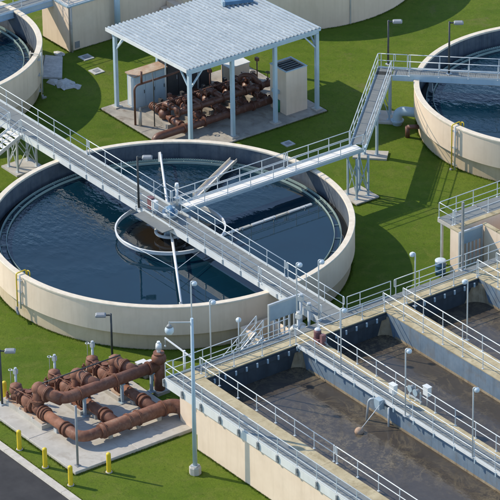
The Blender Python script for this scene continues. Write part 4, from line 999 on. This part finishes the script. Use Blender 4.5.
FB = thing('float_ball','lone brown float ball on the middle lane beside the near divider','float ball',(29.3,-1.6,1.9))
b = MB(); b.sphere((29.3,-1.5,1.98),.3,.26,14,8); b.build('ball','rusttop',FB); b = MB(); b.cyl((29.3,-1.5,2.2),(29.3,-1.5,2.36),.06,n=8); b.build('eye','galv',FB)
def ibox(x,y,z,lb):
    T = thing('instrument_box',lb,'instrument box',(x,y,z))
    b = MB(); b.boxp(x-.22,x+.22,y-.14,y+.14,z+.75,z+1.3); b.build('case','white',T)
    b = MB(); b.boxp(x-.25,x+.25,y-.17,y+.17,z+1.3,z+1.34); b.build('hood','white',T)
    b = MB(); b.cyl((x,y,z),(x,y,z+.75),.04,n=8); b.build('stand','galv',T)
ibox(27.6,-3.7,Z0,'white instrument box on the near railing beside the float rod')
ibox(29.0,-2.3,Z0,'white instrument box on the far side of the near divider beside the cable reels')
CRL = thing('hose_reel','grey reels and pipe fittings on the near divider behind the dome lamp','hose reel',(28,-2.5,Z0))
for k,(x,z) in enumerate(((27.8,.75),(28.3,.7))):
    b = MB(); b.cyl((x,-2.62,Z0+z),(x,-2.36,Z0+z),.17,n=16); b.build('reel','greyhead',CRL); b = MB(); b.cyl((x,-2.66,Z0+z),(x,-2.63,Z0+z),.22,n=16); b.build('reel_cheek','bluepipe',CRL)
b = MB(); b.bar((27.5,-2.48,Z0+.2),(28.7,-2.48,Z0+.2),.08,.08); b.bar((27.6,-2.48,Z0),(27.6,-2.48,Z0+.8),.06,.06); b.bar((28.6,-2.48,Z0),(28.6,-2.48,Z0+.8),.06,.06); b.build('frame','galv',CRL)
GM = thing('mixer_motor','purple-brown mixer motor with white cap where the near divider meets the back wall','motor',(19.2,-2.7,Z0))
b = MB(); b.box((19.0,-2.6,Z0+.15),(.5,.42,.3)); b.build('gearbox','motorred',GM)
b = MB(); b.cyl((18.9,-2.6,Z0+.3),(18.9,-2.6,Z0+.82),.19,n=16); mo = b.build('motor','motorred',GM)
for k in range(6): b = MB(); b.cyl((18.9,-2.6,Z0+.36+k*.07),(18.9,-2.6,Z0+.385+k*.07),.23,n=16); b.build('cooling_fin','motorred',mo)
b = MB(); b.sphere((18.9,-2.6,Z0+.82),.19,.1,14,5,0,90); b.build('cap','rail',GM)
b = MB(); b.box((19.45,-2.62,Z0+.35),(.22,.3,.7)); b.build('junction_box','motorred',GM)
b = MB(); b.tube(fillet_path([(19.3,-2.55,Z0+.2),(19.8,-2.6,Z0+.25),(19.85,-2.5,Z0+.02)],.15,4),.05,8); b.build('cable_conduit','greyhead',GM)
VA = thing('valve_assembly','pale pipe fittings and valve actuators between gate and footbridge end','valve',(15.3,-1.6,0))
for k,(x,y,h) in enumerate(((16.6,-2.3,3.9),(15.8,-1.5,4.5),(16.4,-1.35,4.1))):
    b = MB(); b.cyl((x,y,0),(x,y,h),.09,n=10); ac = b.build('actuator_post','galv',VA)
    b = MB(); b.box((x,y,h+.12),(.3,.26,.28),.4); b.cyl((x,y,h+.26),(x,y,h+.42),.12,n=10); b.build('gear_head','galv' if k else 'deckw',ac)
b = MB(); b.tube(fillet_path([(15.4,-1.9,.3),(15.4,-1.9,2.5),(15.9,-1.7,2.8),(17.0,-1.7,2.8)],.4,6),.22,14); b.build('pipe','deckw',VA)
for x in (16.1,16.7): flange(VA,(x,-1.7,2.8),(1,0,0),.34,.06,'deckw')
b = MB(); b.boxp(15.3,16.95,-2.6,-.95,1.9,2.0); b.build('valve_platform','grate',VA)

# ------------------------------------------------------------------ lawn blades (uncountable)
def lawn():
    # longer tufts left by the mower along walls, slabs and kerb
    X, Y = [], []
    def ringp(cx,cy,r,m):
        t = rng.uniform(0,2*math.pi,m); q = r+np.abs(rng.normal(0,.09,m)); X.append(cx+q*np.cos(t)); Y.append(cy+q*np.sin(t))
    def edge(x0,y0,x1,y1,m):
        t = rng.uniform(0,1,m); d = np.hypot(x1-x0,y1-y0); q = np.abs(rng.normal(0,.07,m))
        X.append(x0+(x1-x0)*t+(y1-y0)/d*q); Y.append(y0+(y1-y0)*t-(x1-x0)/d*q)
    ringp(0,0,11.48,14000); ringp(-.25,32.8,9.86,12000); ringp(-32.6,.2,9.58,10000); ringp(-32.2,33,9.96,9000)
    def rect(x0,x1,y0,y1,m):
        edge(x0,y0,x1,y0,m); edge(x1,y0,x1,y1,m); edge(x1,y1,x0,y1,m); edge(x0,y1,x0,y0,m)
    rect(8.55,18.25,-19.75,-10.9,2600); rect(-21.6,-11.75,9.35,21.45,2800); rect(-34.2,-30.75,13,24,1500)
    edge(20.2,-12.42,40,-12.42,5000); edge(40,-21.12,-5,-21.12,9000); rect(-1.25,.85,14.25,16.15,600); rect(12.15,14.8,13.0,24,1200)
    for bx,by in ((8.34,-18.13),(13.77,-20.67),(16.4,-20.61),(19.0,-20.58),(19.13,-17.99)): ringp(bx,by,.19,160)
    ringp(22.3,-14.1,.36,260)
    m = 26000; X.append(rng.uniform(-36,36,m)); Y.append(rng.uniform(-21,44,m))
    x, y = np.concatenate(X), np.concatenate(Y); keep = np.ones(len(x),bool)
    for cx,cy,r in ((0,0,11.4),(-.25,32.8,9.8),(-32.6,.2,9.5),(-32.2,33,9.9)): keep &= (x-cx)**2+(y-cy)**2 > r*r
    for (a0,a1,b0,b1) in ((8.55,18.25,-19.75,-10.9),(-21.6,-11.75,9.35,21.45),(17.05,60,-12.42,20)): keep &= ~((x>a0)&(x<a1)&(y>b0)&(y<b1))
    x, y = x[keep], y[keep]; n = len(x)
    a = rng.uniform(0,2*math.pi,n); wd = rng.uniform(.008,.018,n); h = rng.uniform(.03,.10,n); h[-20000:] *= .55
    lx, ly = rng.normal(0,.03,n), rng.normal(0,.03,n)
    V = np.zeros((n,3,3),np.float32)
    V[:,0] = np.stack([x-np.cos(a)*wd,y-np.sin(a)*wd,np.full(n,-.004)],1); V[:,1] = np.stack([x+np.cos(a)*wd,y+np.sin(a)*wd,np.full(n,-.004)],1)
    V[:,2] = np.stack([x+lx,y+ly,h],1)
    me = bpy.data.meshes.new('grass'); me.vertices.add(n*3); me.loops.add(n*3); me.polygons.add(n)
    me.vertices.foreach_set('co',V.reshape(-1)); me.loops.foreach_set('vertex_index',np.arange(n*3,dtype=np.int32))
    me.polygons.foreach_set('loop_start',np.arange(0,n*3,3,dtype=np.int32)); me.polygons.foreach_set('loop_total',np.full(n,3,np.int32))
    me.materials.append(M['blades']); me.update(calc_edges=True)
    o = bpy.data.objects.new('grass',me); col.objects.link(o); o['kind'] = 'stuff'; o['label'] = 'short green lawn grass between the tanks and slabs'; o['category'] = 'grass'
lawn()
